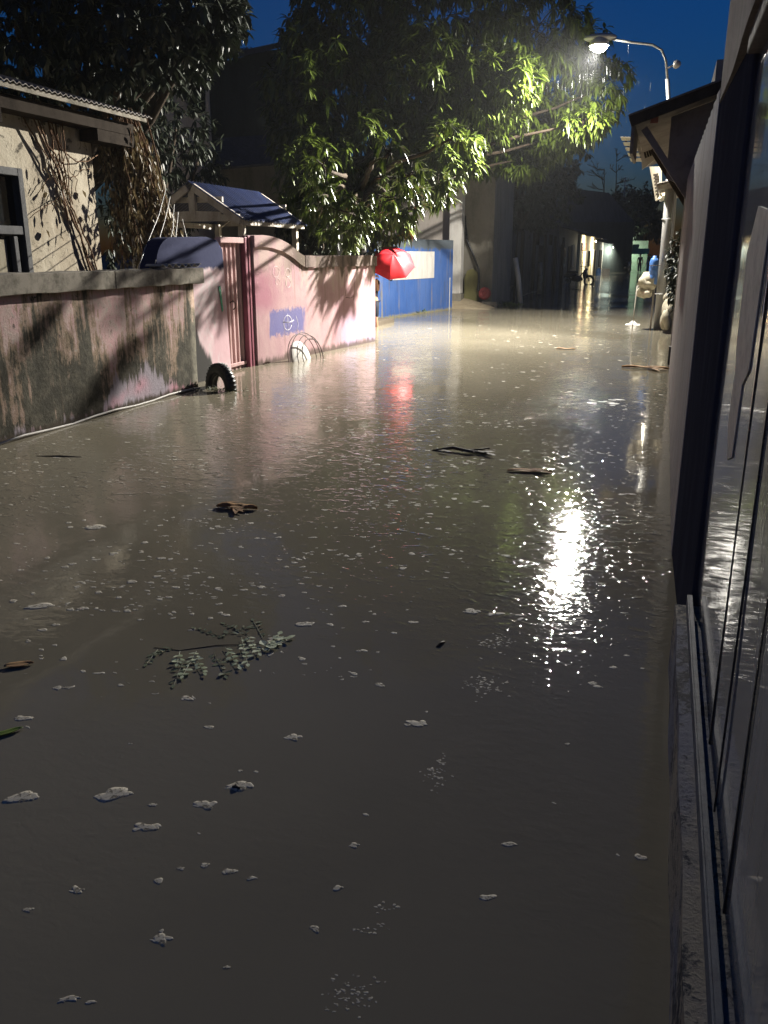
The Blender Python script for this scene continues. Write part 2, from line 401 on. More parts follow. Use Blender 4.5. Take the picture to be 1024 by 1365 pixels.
M['sack'] = weather('pale_sack_cloth', (.50, .46, .36), (.34, .31, .22), .85, 9, False, .6)
M['cream_wall'] = weather('cream_shop_wall', (.62, .55, .36), (.46, .40, .25), .7, 4, True)
M['brick_red'] = weather('dull_red_panel', (.20, .07, .05), (.10, .04, .03), .7, 5, True)
M['black_metal'] = plain('black_metal', (.02, .02, .022), .3, .5)
M['chrome'] = plain('dull_chrome', (.45, .45, .45), .2, .5, .8)
M['green_tarp'] = plain('green_tarpaulin', (.05, .30, .14), .5)
M['louvre'] = weather('cream_louvre', (.50, .45, .35), (.36, .32, .24), .6, 5, True)
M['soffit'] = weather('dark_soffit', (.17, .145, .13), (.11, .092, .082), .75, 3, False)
M['near_wall'] = weather('near_wall_plaster', (.26, .21, .185), (.17, .14, .115), .85, 5, True, .5)
M['sheet_fence'] = weather('weathered_fence_sheet', (.34, .305, .285), (.24, .21, .20), .85, 6, True, .25)
M['navy'] = weather('navy_jamb_paint', (.04, .042, .056), (.058, .06, .08), .9, 6, True, .2, 0)
def mat_sill():
    t = NT('peeling_blue_grey_sill'); x, y, z = t.xyz()
    a = t.noise((6, 3.0, 6), 6, .65, .5); b = t.noise((38,)*3, 6, .75, .4); c = t.noise((3, 1.3, 3), 3, .5, 0, (1, 7, 2))
    col = t.mix(t.step(c, .42, .55), (.17, .175, .22), (.30, .265, .21))
    col = t.mix(t.step(t.math('ADD', t.math('MULTIPLY', a, .55), t.math('MULTIPLY', b, .45)), .5, .56), col, (.035, .037, .05))
    return t.fin(col, .75, t.bump(b, .8, .01), .15)
M['sill'] = mat_sill()
M['rail'] = weather('grey_steel_rail', (.13, .14, .16), (.075, .08, .095), .5, 16, True, .2)
M['lampglow'] = emit('lamp_lens', (1, .95, .82), 220)
M['bulbglow'] = emit('small_lamp_bulb', (1, .93, .72), 60)
M['dimbulb'] = emit('dim_bulb', (1, .88, .6), 5)
M['shopglow'] = emit('stall_tube', (.75, 1, .8), 14)
def mat_gate_gloss():
    t = NT('glossy_grey_gate_paint')
    a = t.noise((1, 3, .6), 6, .6); b = t.noise((1, 26, 2.2), 5, .6); c = t.noise((40,)*3, 3, .6)
    col = t.mix(t.step(a, .38, .62), (.72, .70, .65), (.58, .56, .51))
    col = t.mix(t.math('MULTIPLY', t.step(b, .52, .66), .6), col, (.52, .49, .42))
    h = t.math('ADD', t.math('MULTIPLY', a, 1.0), t.math('MULTIPLY', b, .12))
    return t.fin(col, t.step(b, .3, .7, .02, .07), t.bump(h, .2, .004), .6, .35)
M['gate_gloss'] = mat_gate_gloss()
def mat_rain():
    t = NT('rain_water')
    t.fin((.8, .82, .85), .1, None, .5); t.p.inputs['Transmission Weight'].default_value = .92; t.p.inputs['IOR'].default_value = 1.33
    return t.m
M['rain'] = mat_rain()

# ================================================================== THE SETTING
m = MB(); m.add([(-700,-60,-.42),(700,-60,-.42),(700,900,-.42),(-700,900,-.42)], [(0,1,2,3)]); struct('ground', m, M['mud'])
m = MB(); m.add([(-30,-25,0),(20,-25,0),(20,92,0),(-30,92,0)], [(0,1,2,3)]); struct('flood_water', m, M['water'])
m = MB(); m.sheet(lambda u, v: (-8 + 11*u, 87 + 150*v, -.03 + min(v*6, 1)*.32), 2, 30, (0,0,-.1)); struct('road', m, M['road'])
m = MB(); m.box((-40, 2, -.45), (-6.6, 21.5, .10)); m.box((-40, 28.2, -.45), (-7.6, 95, .06)); struct('yard_ground', m, M['mud'])
m = MB()
def heap(u, v):
    x = -8.0 + 3.1*u; y = 27.3 + 2.6*v
    z = .34 * max(0, 1 - (u*1.05)**2.2) * min(1, v*2.2) + .02*math.sin(9*u+5*v) - .05 + .03*math.sin(23*u*v)
    return (x, y, z)
m.sheet(heap, 24, 16, (0,0,-.3)); struct('sand_bank', m, M['sand'], True)

# ================================================================== LAMP POST AND LIGHT
PX_, PY_ = -.06, 21.4
lp = thing('street_lamp', (PX_, PY_, -.3), 'tall grey steel street lamp with curved arm and lit head over the road', 'street lamp')
m = MB(); m.tube([(PX_,PY_,-.3),(PX_-.01,PY_,2.0),(PX_-.03,PY_,3.75)], [.105,.10,.095], 14); m.tube([(PX_-.03,PY_,3.75),(PX_-.05,PY_,3.86),(PX_-.06,PY_,3.9)],[.10,.10,.05],14)
m.tube([(PX_-.05,PY_,3.85),(PX_-.28,PY_,5.35)], .045, 10); m.build('pole', M['steel'], lp, True)
m = MB(); m.tube([(PX_+.135,PY_-.02,-.3),(PX_+.12,PY_-.02,2.6),(PX_+.07,PY_,3.8)], .035, 8)
for z in (.8, 2.45): m.torus(.12, .012, Matrix.Translation((PX_-.01,PY_,z)), 16, 6)
m.build('conduit_pipe', M['steel'], lp, True)
LX, LY, LZ = -1.80, 21.4, 6.16
m = MB(); A = Vector((PX_-.28,PY_,5.35))
m.tube([A, A+Vector((-.06,0,.35)), A+Vector((-.17,0,.58)), A+Vector((-.38,0,.70)), A+Vector((-.8,0,.77)), (LX+.2,LY,LZ+.06)], .026, 10); m.build('arm', M['steel'], lp, True)
m = MB(); m.tube([A+Vector((-.05,0,.2)), A+Vector((.09,-.03,.26))], .018, 8); m.build('side_bracket', M['steel'], lp, True)
m = MB(); m.lathe([(.03,0),(.075,.04),(.085,.12),(.05,.16)], 12, Matrix.Translation(A+Vector((.13,-.03,.2))) @ Matrix.Rotation(R(25),4,'Y')); m.build('photocell', M['steel'], lp, True)
m = MB(); m.blob((LX-.04,LY,LZ+.10), (.36,.17,.085), 3, 20, 10, .04); m.build('lamp_head', M['steel'], lp, True)
m = MB(); m.lathe([(.16,.10),(.205,.01),(.215,-.07),(.207,-.07),(.195,.0),(.15,.09)], 28, Matrix.Translation((LX-.05,LY,LZ)))  # shade ring added to cut the lamp's light towards the upper leaves
m.f = [f for f in m.f if len(f) == 4]; m.build('added_lamp_shade', M['steel'], lp, True)
m = MB(); m.blob((LX-.05,LY,LZ-.045), (.19,.185,.15), 5, 20, 12, .02); m.build('lamp_lens', M['lampglow'], lp, True)
ld = bpy.data.lights.new('street_lamp_light', 'AREA'); ld.shape = 'DISK'; ld.size = .22; ld.energy = LAMP_W; ld.color = (1, .95, .86)
lo = bpy.data.objects.new('street_lamp_light', ld); COL.objects.link(lo)
lo.location = (LX-.05, LY, LZ-.215); lo.rotation_euler = (R(2), R(16), 0)
bd = bpy.data.lights.new('street_lamp_beam', 'SPOT'); bd.energy = BEAM_W; bd.color = ld.color; bd.spot_size = R(106); bd.spot_blend = 1.0; bd.shadow_soft_size = .06
bo = bpy.data.objects.new('street_lamp_beam', bd); COL.objects.link(bo); bo.location = (LX-.06, LY-.02, LZ-.24)
bo.rotation_euler = Vector((-.55, -.66, -.51)).to_track_quat('-Z', 'Y').to_euler()

# ================================================================== LEFT: BOUNDARY WALL
WX = -5.76
bw = thing('boundary_wall', (WX-.1, 6.0, 0), 'long low boundary wall with grimy streaked pink paint and a thick grey coping', 'wall')
def wob(y, k): return .012*math.sin(1.7*y+k) + .008*math.sin(5.3*y+2*k)
m = MB(); m.sheet(lambda u, v: (WX + wob(2+8*u, v*3)*.6, 1 + 8.95*u, -.4 + 1.74*v), 60, 16, (-.18,0,0)); m.build('wall_face', M['grime'], bw, True)
m = MB()
for (y0, y1) in ((1.0, 4.6), (4.61, 8.2), (8.21, 10.12)):
    m.sheet(lambda u, v: (WX + .075 + wob(y0+(y1-y0)*u, 2)*.5, y0+(y1-y0)*u, 1.335 + .19*v + .006*math.sin(9*(y0+u*3))), 14, 4, (-.32,0,0))
m.build('coping', M['coping'], bw, False, .008)
m = MB()
m.sheet(lambda u, v: (WX+.06-.22*v, 9.15+.95*u, 1.555+.018*math.sin(u*40)), 48, 3, (0,0,.008)); cs = m.build('loose_corrugated_offcut', M['timber'], bw)
cs['label'] = 'short pale corrugated offcut lying on the coping end'
m = MB(); m.tube([(WX+.03, 6.2+.03*i*1.0, .015+.004*math.sin(i)) if i < 1 else (WX+.035, 6.2+.37*i, .02+.012*math.sin(i*1.7)) for i in range(11)], .011, 6)
tag(m.build('white_rope', M['white_paint'], None, True), 'thin white rope floating along the foot of the streaked wall', 'rope')

# swept gate pillar (left flank of the gate)
gp = thing('gate_pillar', (-6.0, 10.55, 0), 'round topped swept gate pillar, dark blue top over white paint, left of the pink gate', 'gate pillar')
out = [(-6.0, 9.45, -.4), (-6.0, 9.45, 1.42), (-6.0, 9.52, 1.60)]
for k in range(9):
    a = math.pi - k * math.pi / 2 / 8; out.append((-6.0, 9.95 + .42*math.cos(a), 1.56 + .34*math.sin(a)))
out += [(-6.0, 10.8, 1.92), (-6.0, 11.1, 1.88), (-6.0, 11.25, 1.76), (-6.0, 11.27, 1.5), (-6.0, 11.3, .8), (-6.0, 11.36, -.4)]
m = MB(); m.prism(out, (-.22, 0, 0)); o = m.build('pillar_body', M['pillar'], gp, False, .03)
m = MB(); m.prism([(-5.993,11.06,1.25),(-5.993,11.12,1.27),(-5.993,11.17,.93),(-5.993,11.13,.90)], (.004,0,0)); m.build('green_paint_mark', plain('green_mark', (.05,.28,.16), .6), gp)

# pink steel gate
ga = thing('steel_gate', (-6.15, 11.35, 0), 'pink corrugated steel gate with a maroon frame between the swept pillar and the mural wall', 'gate')
m = MB()
def corr(u, v):
    y = 11.36 + .80*u; k = (u * 7) % 1
    d = .02 * min(1, max(-1, 3.2*math.sin(2*math.pi*u*6)))
    return (-6.17 + d, y, .02 - .3*(1-v) + (1.89 - .0)*v)
m.sheet(corr, 72, 2, (-.006,0,0)); m.build('gate_panel', M['gate_pink'], ga)
m = MB(); m.box((-6.16,11.36,1.85),(-6.08,12.09,1.93)); m.build('top_rail', M['gate_pink'], ga, False, .006)
m = MB(); m.box((-6.16,11.36,.05),(-6.12,12.09,.10)); m.build('bottom_rail', M['gate_pink'], ga, False, .006)
m = MB(); m.box((-6.15,12.10,-.3),(-6.07,12.17,1.94)); m.build('frame_post', M['gate_frame'], ga, False, .006)
m = MB(); m.box((-6.16,12.19,-.3),(-6.06,12.27,1.96)); m.build('frame_post', M['gate_frame'], ga, False, .006)
m = MB(); m.tube([(-6.12,11.62,1.0),(-6.08,11.64,1.03),(-6.06,11.69,1.0),(-6.08,11.72,.93),(-6.12,11.73,.9)], .009, 6); m.build('handle', M['wire'], ga, True)

# mural wall, right of the gate
A0, B0 = Vector((-6.03,12.30,0)), Vector((-5.48,16.55,0)); dW = (B0-A0).normalized(); nW = Vector((dW.y,-dW.x,0))
prof = [(0,1.955),(.25,1.965),(.5,1.95),(.72,1.915),(.95,1.86),(1.15,1.79),(1.35,1.70),(1.5,1.65),(1.62,1.63),(1.8,1.63),(2.4,1.64),(3.2,1.64),(4.285,1.645)]
def ptop(s_):
    for (a, za), (b, zb) in zip(prof, prof[1:]):
        if s_ <= b: 
            t_ = (s_-a)/(b-a); return za + (zb-za)*t_
    return prof[-1][1]
mw = thing('mural_wall', (A0+B0)/2, 'pink boundary wall with a swept top, faded mural marks and graffiti, right of the gate', 'wall')
LW = 4.285
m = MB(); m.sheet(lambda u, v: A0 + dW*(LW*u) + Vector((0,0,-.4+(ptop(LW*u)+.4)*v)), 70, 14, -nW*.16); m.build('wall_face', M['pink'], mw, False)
m = MB(); m.sheet(lambda u, v: A0 + dW*(LW*u+.0) + nW*.028 + Vector((0,0,ptop(LW*u)-.165+.175*v)), 70, 2, -nW*.22); m.build('coping_band', M['pink'], mw, False)
m = MB(); m.sheet(lambda u, v: A0 + dW*(1.5+(LW-1.5)*u+.02) + nW*(.034+.008*math.sin(u*31)) + Vector((0,0,1.475+.19*v+.008*math.sin(u*23+v))), 40, 3, -nW*.24); m.build('mossy_coping', M['coping_dark'], mw, False)
def onwall(s_, z, e=.006): return A0 + dW*s_ + nW*(e-.004) + Vector((0,0,z))
def stroke(mb, pts, r=.008): mb.tube([onwall(a, b, .007-r) for a, b in pts], r, 6)
m = MB()
stroke(m, [(.93+.13*math.cos(a/16*6.283)*(1 if True else 1), .60+.12*math.sin(a/16*6.283)) for a in range(-1, 16)])
stroke(m, [(.93,.74),(.935,.6),(.93,.46)]); stroke(m, [(.78,.62),(1.0,.605),(1.12,.63)]); stroke(m, [(1.2,.7),(1.27,.55),(1.22,.45)])
m.build('graffiti_circle_cross', M['chalk'], mw, True)
m = MB()
stroke(m, [(.62+.10*math.cos(a), 1.42+.085*math.sin(a)) for a in [x*.4 for x in range(0, 17)]], .012)
stroke(m, [(.66+.06*math.cos(a), 1.27+.05*math.sin(a)) for a in [x*.4 for x in range(0, 12)]], .012)
stroke(m, [(.98+.07*math.cos(a), 1.40+.07*math.sin(a)) for a in [x*.4 for x in range(0, 17)]], .012)
stroke(m, [(.98+.08*math.cos(a), 1.24+.075*math.sin(a)) for a in [x*.4 for x in range(0, 17)]], .012)
stroke(m, [(3.75+.20*math.cos(a), .75+.16*math.sin(a)) for a in [x*.4 for x in range(0, 14)]], .012)
stroke(m, [(3.75+.09*math.cos(a), .74+.07*math.sin(a)) for a in [x*.4 for x in range(0, 12)]], .012)
m.build('mural_swirls', M['chalk_pink'], mw, True)
m = MB()
stroke(m, [(3.0,1.42),(2.98,1.15),(3.02,.95)], .006); stroke(m, [(3.36,1.42),(3.38,1.1),(3.34,.85)], .007); stroke(m, [(3.02,.92),(3.2,.9),(3.34,.92)], .006); stroke(m, [(3.05,1.3),(3.12,1.33)], .006)
m.build('dark_mural_outline', M['wire'], mw, True)

# wire hoops with a white lid leaning at the foot of the mural wall
hp = thing('wire_basket', (-5.66,13.2,0), 'half sunken wire basket with a white lid leaning on the mural wall', 'basket')
Mh = Matrix.Translation((-5.60,13.15,.04)) @ Matrix.Rotation(R(-12),4,'Z') @ Matrix.Rotation(R(78),4,'Y')
m = MB(); m.lathe([(.01,-.02),(.27,-.02),(.30,0),(.29,.02),(.20,.035),(.02,.05)], 28, Mh @ Matrix.Translation((0,0,-.09))); m.build('lid', M['white_paint'], hp, True)
m = MB()
for r_, dz in ((.40,-.03),(.41,.05),(.36,.13),(.29,.18)): m.torus(r_, .007, Mh @ Matrix.Translation((0,0,dz)), 36, 5)
for k in range(3):
    a = k*1.05+.3; m.tube([Mh @ Vector((.40*math.cos(a),.40*math.sin(a),-.03)), Mh @ Vector((.36*math.cos(a),.36*math.sin(a),.13)), Mh @ Vector((.29*math.cos(a),.29*math.sin(a),.18))], .006, 5)
m.build('wire_hoop', M['wire'], hp, True)

# tyre at the pillar foot, weeds round it
ty = thing('old_tyre', (-5.46,9.95,0), 'black tyre standing half sunk in the water below the swept gate pillar', 'tyre')
Mt = Matrix.Translation((-5.45,9.98,.015)) @ Matrix.Rotation(R(-38),4,'Z') @ Matrix.Rotation(R(90),4,'X') @ Matrix.Rotation(R(8),4,'Y')
m = MB(); m.torus(.24, .075, Mt, 36, 14)
for k in range(36):
    a = k*2*math.pi/36; q = Mt @ Matrix.Rotation(a,4,'Z'); m.box((.296,-.010,-.045),(.3175,.010,.045), q)
m.build('tread', M['rubber'], ty, True)
m = MB(); m.torus(.175, .02, Mt @ Matrix.Translation((0,0,.03)), 30, 8); m.torus(.175, .02, Mt @ Matrix.Translation((0,0,-.03)), 30, 8); m.build('bead', M['rubber'], ty, True)
m = MB(); rnd = random.Random(4)
for k in range(150):
    p = Vector((-5.4+rnd.gauss(0,.16), 9.72+rnd.gauss(0,.13), .004)); a = rnd.uniform(0,6.28)
    m.leaf(p, Vector((math.cos(a), math.sin(a), rnd.uniform(.1,1.0))), rnd.uniform(.05,.12), .014, droop=.3)
tag(m.build('grass', leafmat('wet_weed', (.055,.075,.02), (.035,.05,.015), .5, .1)), kind='stuff')

# ================================================================== LEFT HOUSE
HX = -7.55
lh = thing('cream_house', (HX,8,0), 'small cream rendered house with a corrugated roof and a sash window behind the streaked wall', 'house')
m = MB()
wy0, wy1, wz0, wz1 = 6.55, 9.13, 1.15, 2.68
m.box((HX-.2,1,0),(HX,wy0,3.5)); m.box((HX-.2,wy1,0),(HX,10.6,3.5)); m.box((HX-.2,wy0,wz1),(HX,wy1,3.5)); m.box((HX-.2,wy0,0),(HX,wy1,wz0))
m.box((HX-6,10.4,0),(HX-.2,10.6,3.5)); m.build('wall', M['render'], lh)
m = MB(); m.sheet(lambda u, v: (HX+.48-7*v, .8+10.6*u, 3.53+1.9*v+.012*math.sin(2*math.pi*u*10.6/.10)), 700, 4, (0,0,-.012)); m.build('roof', M['rust_roof'], lh)
m = MB(); m.box((HX+.42,.9,3.455),(HX+.45,11.3,3.51)); m.build('fascia_board', M['coping'], lh)
m = MB(); m.box((HX+.003,8.45,3.1),(HX+.35,8.53,3.36)); m.box((HX+.02,8.4,3.27),(HX+.30,11.2,3.42)); m.box((HX+.02,10.35,3.12),(HX+.30,11.2,3.265)); m.build('eave_beam', M['dark_wood'], lh)
wi = m = MB()
m.box((HX-.12,wy0,wz0),(HX+.03,wy0+.07,wz1)); m.box((HX-.12,wy1-.09,wz0),(HX+.05,wy1,wz1)); m.box((HX-.12,wy0+.07,wz1-.09),(HX+.05,wy1-.09,wz1)); m.box((HX-.1,wy0+.07,1.92),(HX+.04,wy1-.09,2.02)); m.box((HX-.1,wy0+.07,wz0),(HX+.06,wy1-.09,wz0+.06))
m.box((HX-.1,wy1-.25,wz0+.06),(HX+.015,wy1-.18,1.90)); m.box((HX-.1,7.75,wz0+.06),(HX+.0,7.82,1.90)); m.box((HX-.1,7.75,2.02),(HX+.0,7.82,wz1-.09))
wf = m.build('window', M['alu'], lh, False, .008); wf['_o'] = lh['_o']
m = MB(); m.box((HX-.06,wy0+.07,2.02),(HX-.05,wy1-.09,wz1-.09)); m.box((HX-.06,wy0+.07,wz0+.06),(HX-.05,wy1-.09,1.92)); m.build('pane', M['glass'], wf)
m = MB(); m.sheet(lambda u, v: (HX-.045+.0*u, 7.85+.95*u, 1.24+.62*v), 4, 4, (.006,0,0)); m.sheet(lambda u, v: (HX-.036+.01*math.sin(u*26), 8.0+.62*u, 1.52+.36*v), 30, 2, (.004,0,0)); m.build('pale_curtain', M['curtain'], wf)

# dry climber on the house wall and hanging vine mass at the roof corner
cv = thing('dry_climber', (HX+.05,9.9,1.4), 'bundle of bare brown climber stems fixed to the cream house wall', 'climber')
m = MB(); rnd = random.Random(11)
def wander(p, q, n, amp, rnd):
    p = Vector(p); q = Vector(q); out = []; off = Vector((0,0,0))
    for i in range(n + 1):
        t = i / n; off = off*.8 + Vector((rnd.gauss(0,amp*.3), rnd.gauss(0,amp), rnd.gauss(0,amp*.5)))
        out.append(p.lerp(q, t) + off * math.sin(math.pi*min(1, t*1.15)))
    return out
for k in range(3): m.tube(wander((HX+.06,10.28+.07*k,1.42),(HX+.05,9.93+.05*k,2.25),8,.02,rnd), .014-.002*k, 6)
for k in range(10): m.tube(wander((HX+.05,9.92+rnd.uniform(-.05,.12),2.2+rnd.uniform(-.1,.2)),(HX+.05+rnd.uniform(0,.1),9.35+rnd.uniform(-.15,.55),3.28),9,.035,rnd), rnd.uniform(.004,.012), 5)
for k in range(7): m.tube(wander((HX+.05,9.9+rnd.uniform(-.1,.2),2.6+rnd.uniform(-.4,.5)),(HX+.04,9.6+rnd.uniform(-.5,.9),2.4+rnd.uniform(-.5,.6)),7,.05,rnd), .005, 5)
m.tube([(HX+.06,9.75,3.2),(HX+.08,9.9,2.95),(HX+.08,10.15,2.85),(HX+.08,10.4,2.88),(HX+.08,10.62,2.98)], .008, 5)
m.build('stems', M['vine'], cv, True)
m = MB()
for k in range(36):
    p = Vector((HX+.06+rnd.uniform(0,.06), 9.75+rnd.gauss(0,.13), 2.45+rnd.gauss(0,.28))); m.leaf(p, Vector((.2,rnd.uniform(-.6,.6),-1)), rnd.uniform(.05,.15), .02, droop=.1)
for k in range(5):
    p = Vector((HX+.05, 9.35+rnd.uniform(0,1.1), 1.75+rnd.uniform(0,.9))); m.leaf(p, Vector((.15,rnd.uniform(-.7,.7),-1)), .10, .06, droop=.05)
m.build('dead_leaves', M['dryleaf'], cv)
hv = thing('hanging_vine', (HX+.3,11.3,1.6), 'thick curtain of dry vines hanging from the roof corner of the cream house', 'vine')
m = MB(); ml = MB(); rnd = random.Random(5)
for k in range(85):
    t = rnd.random(); y0 = 11.08 + .5*t + rnd.gauss(0,.07); x0 = HX + .08 + rnd.gauss(0,.10)
    L = rnd.uniform(.6, 2.05) if t < .4 else rnd.uniform(1.2, 2.2)
    pts = wander((x0, y0, 3.5+rnd.uniform(-.15,.15)), (x0+rnd.gauss(0,.15)+.15*t, y0+.15+rnd.gauss(0,.16)+.35*t, 3.5-L), 10, .035, rnd)
    m.tube(pts, rnd.uniform(.004,.012), 5)
    for q in pts[2:]:
        for _ in range(4 if rnd.random() < .7 else 8):
            ml.leaf(q+Vector((rnd.gauss(0,.04),rnd.gauss(0,.05),rnd.gauss(0,.05))), Vector((rnd.gauss(0,.3),rnd.gauss(0,.3),-1)), rnd.uniform(.06,.17), rnd.uniform(.018,.05), droop=.1)
m.build('stems', M['vine'], hv, True); ml.build('dead_leaves', M['dryleaf'], hv)
wr = MB()
for k in range(5): wr.tube(wander((HX+.5,11.6+.1*k,2.6-.1*k),(-5.9+rnd.uniform(-.1,0),9.0+.32*k,1.535),5,.02,rnd), .006, 5)
tag(wr.build('guy_wires', M['steel'], None, True), 'fan of thin slack wires running from the vines down to the coping', 'wire')

# ================================================================== KIOSK ROOF BEHIND THE GATE
ks = thing('kiosk', (-8.05,14,0), 'small open timber kiosk with a blue corrugated gable roof behind the gate', 'kiosk')
ka, kb = at(253,246,Y=13.8), at(322,297,Y=13.8)
kx, ky0, ky1, zr, ze, hw = ka.x, 14.0, 16.3, ka.z, kb.z+.09, kb.x-ka.x-.06
m = MB()
for sgn in (-1, 1):
    m.sheet(lambda u, v: (kx + sgn*(hw+.12)*v, ky0-.25+(ky1-ky0+.5)*u, zr+.05-(zr-ze+.09)*v + .016*math.sin(2*math.pi*u*24)), 150, 3, (0,0,-.008))
m.build('roof', M['blue_roof'], ks)
m = MB()
for y in (ky0-.2, ky1+.15):
    for sgn in (-1, 1): m.bar((kx+sgn*.05,y,zr-.04),(kx+sgn*(hw+.05),y,ze-.06), .05, .13)
    m.bar((kx-hw,y+.06,ze),(kx+hw,y+.06,ze), .06, .11)
    m.bar((kx,y+.06,ze-.02),(kx,y+.06,zr-.1), .12, .08)
    for sgn in (-1,1): m.bar((kx,y+.06,ze+.08),(kx+sgn*.55,y+.06,zr-.48), .05, .07)
    m.bar((kx-.55,y+.12,ze+.3),(kx+.55,y+.12,ze+.3), .05, .09)
for sgn in (-1,1): m.bar((kx+sgn*(hw+.06),ky0-.2,ze-.07),(kx+sgn*(hw+.06),ky1+.2,ze-.07), .04, .10)
m.build('truss', M['timber'], ks)
for sx in (-1,1):
    for y in (ky0,ky1):
        m = MB(); m.box((kx+sx*.85-.05,y-.05,0),(kx+sx*.85+.05,y+.05,ze-.02)); m.build('post', M['timber'], ks)
m = MB(); m.box((kx-.9,ky0+.1,0),(kx+.9,ky0+.16,1.0)); m.box((kx-1.0,ky0-.02,1.0),(kx+1.0,ky0+.35,1.05)); m.build('counter', M['dark_wood'], ks)

# ================================================================== BUILDINGS BEHIND, LEFT
wh = thing('dark_warehouse', (-17,24,0), 'tall dark windowless building with a sloping roof edge behind the kiosk', 'building')
p0, p1 = at(277,86,Y=24), at(430,52,Y=29)
m = MB(); q0 = Vector((p0.x,24,0)); q1 = Vector((p1.x,29,0)); n_ = Vector((-5.0,9,0))
m.add([q0,q1,q1+n_,q0+n_, q0+Vector((0,0,p0.z)), q1+Vector((0,0,p1.z)), q1+n_+Vector((0,0,p1.z)), q0+n_+Vector((0,0,p0.z))], [(0,1,5,4),(1,2,6,5),(2,3,7,6),(3,0,4,7),(4,5,6,7)]); m.build('wall', M['dark_wall'], wh)
m = MB(); m.bar(q0+Vector((0,-.15,p0.z+.06)), q1+Vector((0,-.15,p1.z+.06)), .5, .14); m.build('roof_edge', M['dark_roof'], wh)
p2, p3, p4, p5 = at(288,184,Y=22.5), at(380,178,Y=25), at(288,223,Y=21.3), at(380,216,Y=23.8)
m = MB(); m.add([p2,p3,p5,p4]+[p+Vector((0,0,-.06)) for p in (p2,p3,p5,p4)], [(0,1,2,3),(7,6,5,4),(0,4,5,1),(1,5,6,2),(2,6,7,3),(3,7,4,0)]); m.build('lean_to_roof', M['dark_roof'], wh)
m = MB(); a_, b_ = at(286,225,Y=22.2), at(384,218,Y=24.6); m.add([Vector((a_.x,a_.y,0)),Vector((b_.x,b_.y,0)),b_,a_], [(0,1,2,3)]); m.prism([Vector((a_.x,a_.y,0)),Vector((b_.x,b_.y,0)),b_,a_],(-.1,.2,0)); m.build('lean_to_wall', M['grey_render'], wh)
ph = thing('pale_house', (-18,21.5,0), 'pale upper wall of a house glimpsed between the dark leaves', 'house')
c0, c1, c2, c3 = at(160,168,Y=20.5), at(276,160,Y=23.0), at(276,92,Y=23.0), at(160,112,Y=20.5)
m = MB(); m.prism([Vector((c0.x,c0.y,0)),Vector((c1.x,c1.y,0)),c2,c3], (-1.5,3,0)); m.build('wall', M['pale_render'], ph)
m = MB(); a_, b_ = at(158,111,Y=20.3), at(277,91,Y=22.8); m.bar(a_+Vector((0,0,.1)), b_+Vector((0,0,.1)), .7, .16); m.build('roof_slab', M['coping'], ph)
m = MB(); m.prism([at(252,152,Y=22.3), at(274,150,Y=22.8), at(274,112,Y=22.8), at(252,114,Y=22.3)], (.0,-.03,0)); m.build('window', M['glass'], ph)

# ================================================================== BLUE WALL, STREET HOUSE
b0, b1 = at(496,427,z=0), Vector((-6.42,27.2,0)); dB = (b1-b0).normalized(); nB = Vector((dB.y,-dB.x,0)); LB = (b1-b0).length
bl = thing('blue_wall', (b0+b1)/2, 'weathered blue wall with a white painted panel behind the red umbrella', 'wall')
m = MB(); m.sheet(lambda u, v: b0+dB*(LB*u)+Vector((0,0,-.4+2.5*v)), 40, 12, -nB*.15); m.build('wall_face', M['blue'], bl)
m = MB(); m.sheet(lambda u, v: b0+dB*(1.2+2.75*u)+nB*.012+Vector((0,0,1.0+.76*v)), 8, 4, -nB*.01); m.build('white_panel', M['white_paint'], bl)
m = MB(); m.box((-.05,-.04,-.3),(.05,.04,.75)); 
mt = MB(); mt.box((-6.62,27.05,-.3),(-6.52,27.13,1.0))
bp = thing('meter_stand', (-6.6,27.0,0), 'white post with a small blue box beside the pale pillar', 'post')
m = MB(); m.box((-6.54,26.96,-.3),(-6.45,27.05,.98)); m.build('post', M['white_paint'], bp, False, .01)
m = MB(); m.box((-6.86,26.9,.42),(-6.56,27.02,1.02)); m.build('box', M['blue_plastic'], bp, False, .015)

sh = thing('pillar_house', (-7,29,0), 'pale street house with a white corner pillar behind the sand bank', 'house')
m = MB(); m.box((-11.5,29.0,-.3),(-6.95,29.2,4.2)); m.build('wall', M['pale_render'], sh)
m = MB(); m.box((-6.88,28.5,.42),(-6.46,28.92,4.3)); m.build('pillar', M['white_paint'], sh, False, .02)
m = MB(); m.box((-6.91,28.47,-.3),(-6.43,28.95,.42)); m.build('pillar_base', M['grey_render'], sh, False, .02)
m = MB(); m.box((-6.70,29.3,-.3),(-5.55,29.5,4.6)); m.box((-5.75,29.5,-.3),(-5.55,33,4.6)); m.build('side_wall', M['grey_render'], sh)
m = MB(); m.box((-12,28.2,4.62),(-5.2,34,4.75)); m.build('roof', M['dark_roof'], sh)
m = MB(); m.prism([(-6.46,29.1,.1),(-5.95,29.1,.1),(-5.95,29.1,.75),(-6.02,29.1,1.1),(-6.2,29.1,1.22),(-6.38,29.1,1.15),(-6.46,29.1,.9)], (0,.05,0))
tag(m.build('olive_board', M['olive'], None, False, .01), 'olive green round topped board leaning on the grey house wall', 'board')
hs = thing('garden_hose', (-5.9,29.05,.2), 'dark hose hanging down the grey house wall to a faded red reel', 'hose')
m = MB()
m.tube([(-6.5,29.24,2.6),(-6.42,29.2,2.1),(-6.15,29.15,1.55),(-5.98,29.1,1.2),(-5.95,29.06,.8),(-5.97,29.0,.55),(-5.85,29.0,.4)], .035, 8)
m.tube([(-6.52,29.24,2.9),(-6.46,29.2,2.2),(-6.2,29.15,1.7),(-6.02,29.1,1.3)], .03, 8); m.build('pipe', M['black_metal'], hs, True)
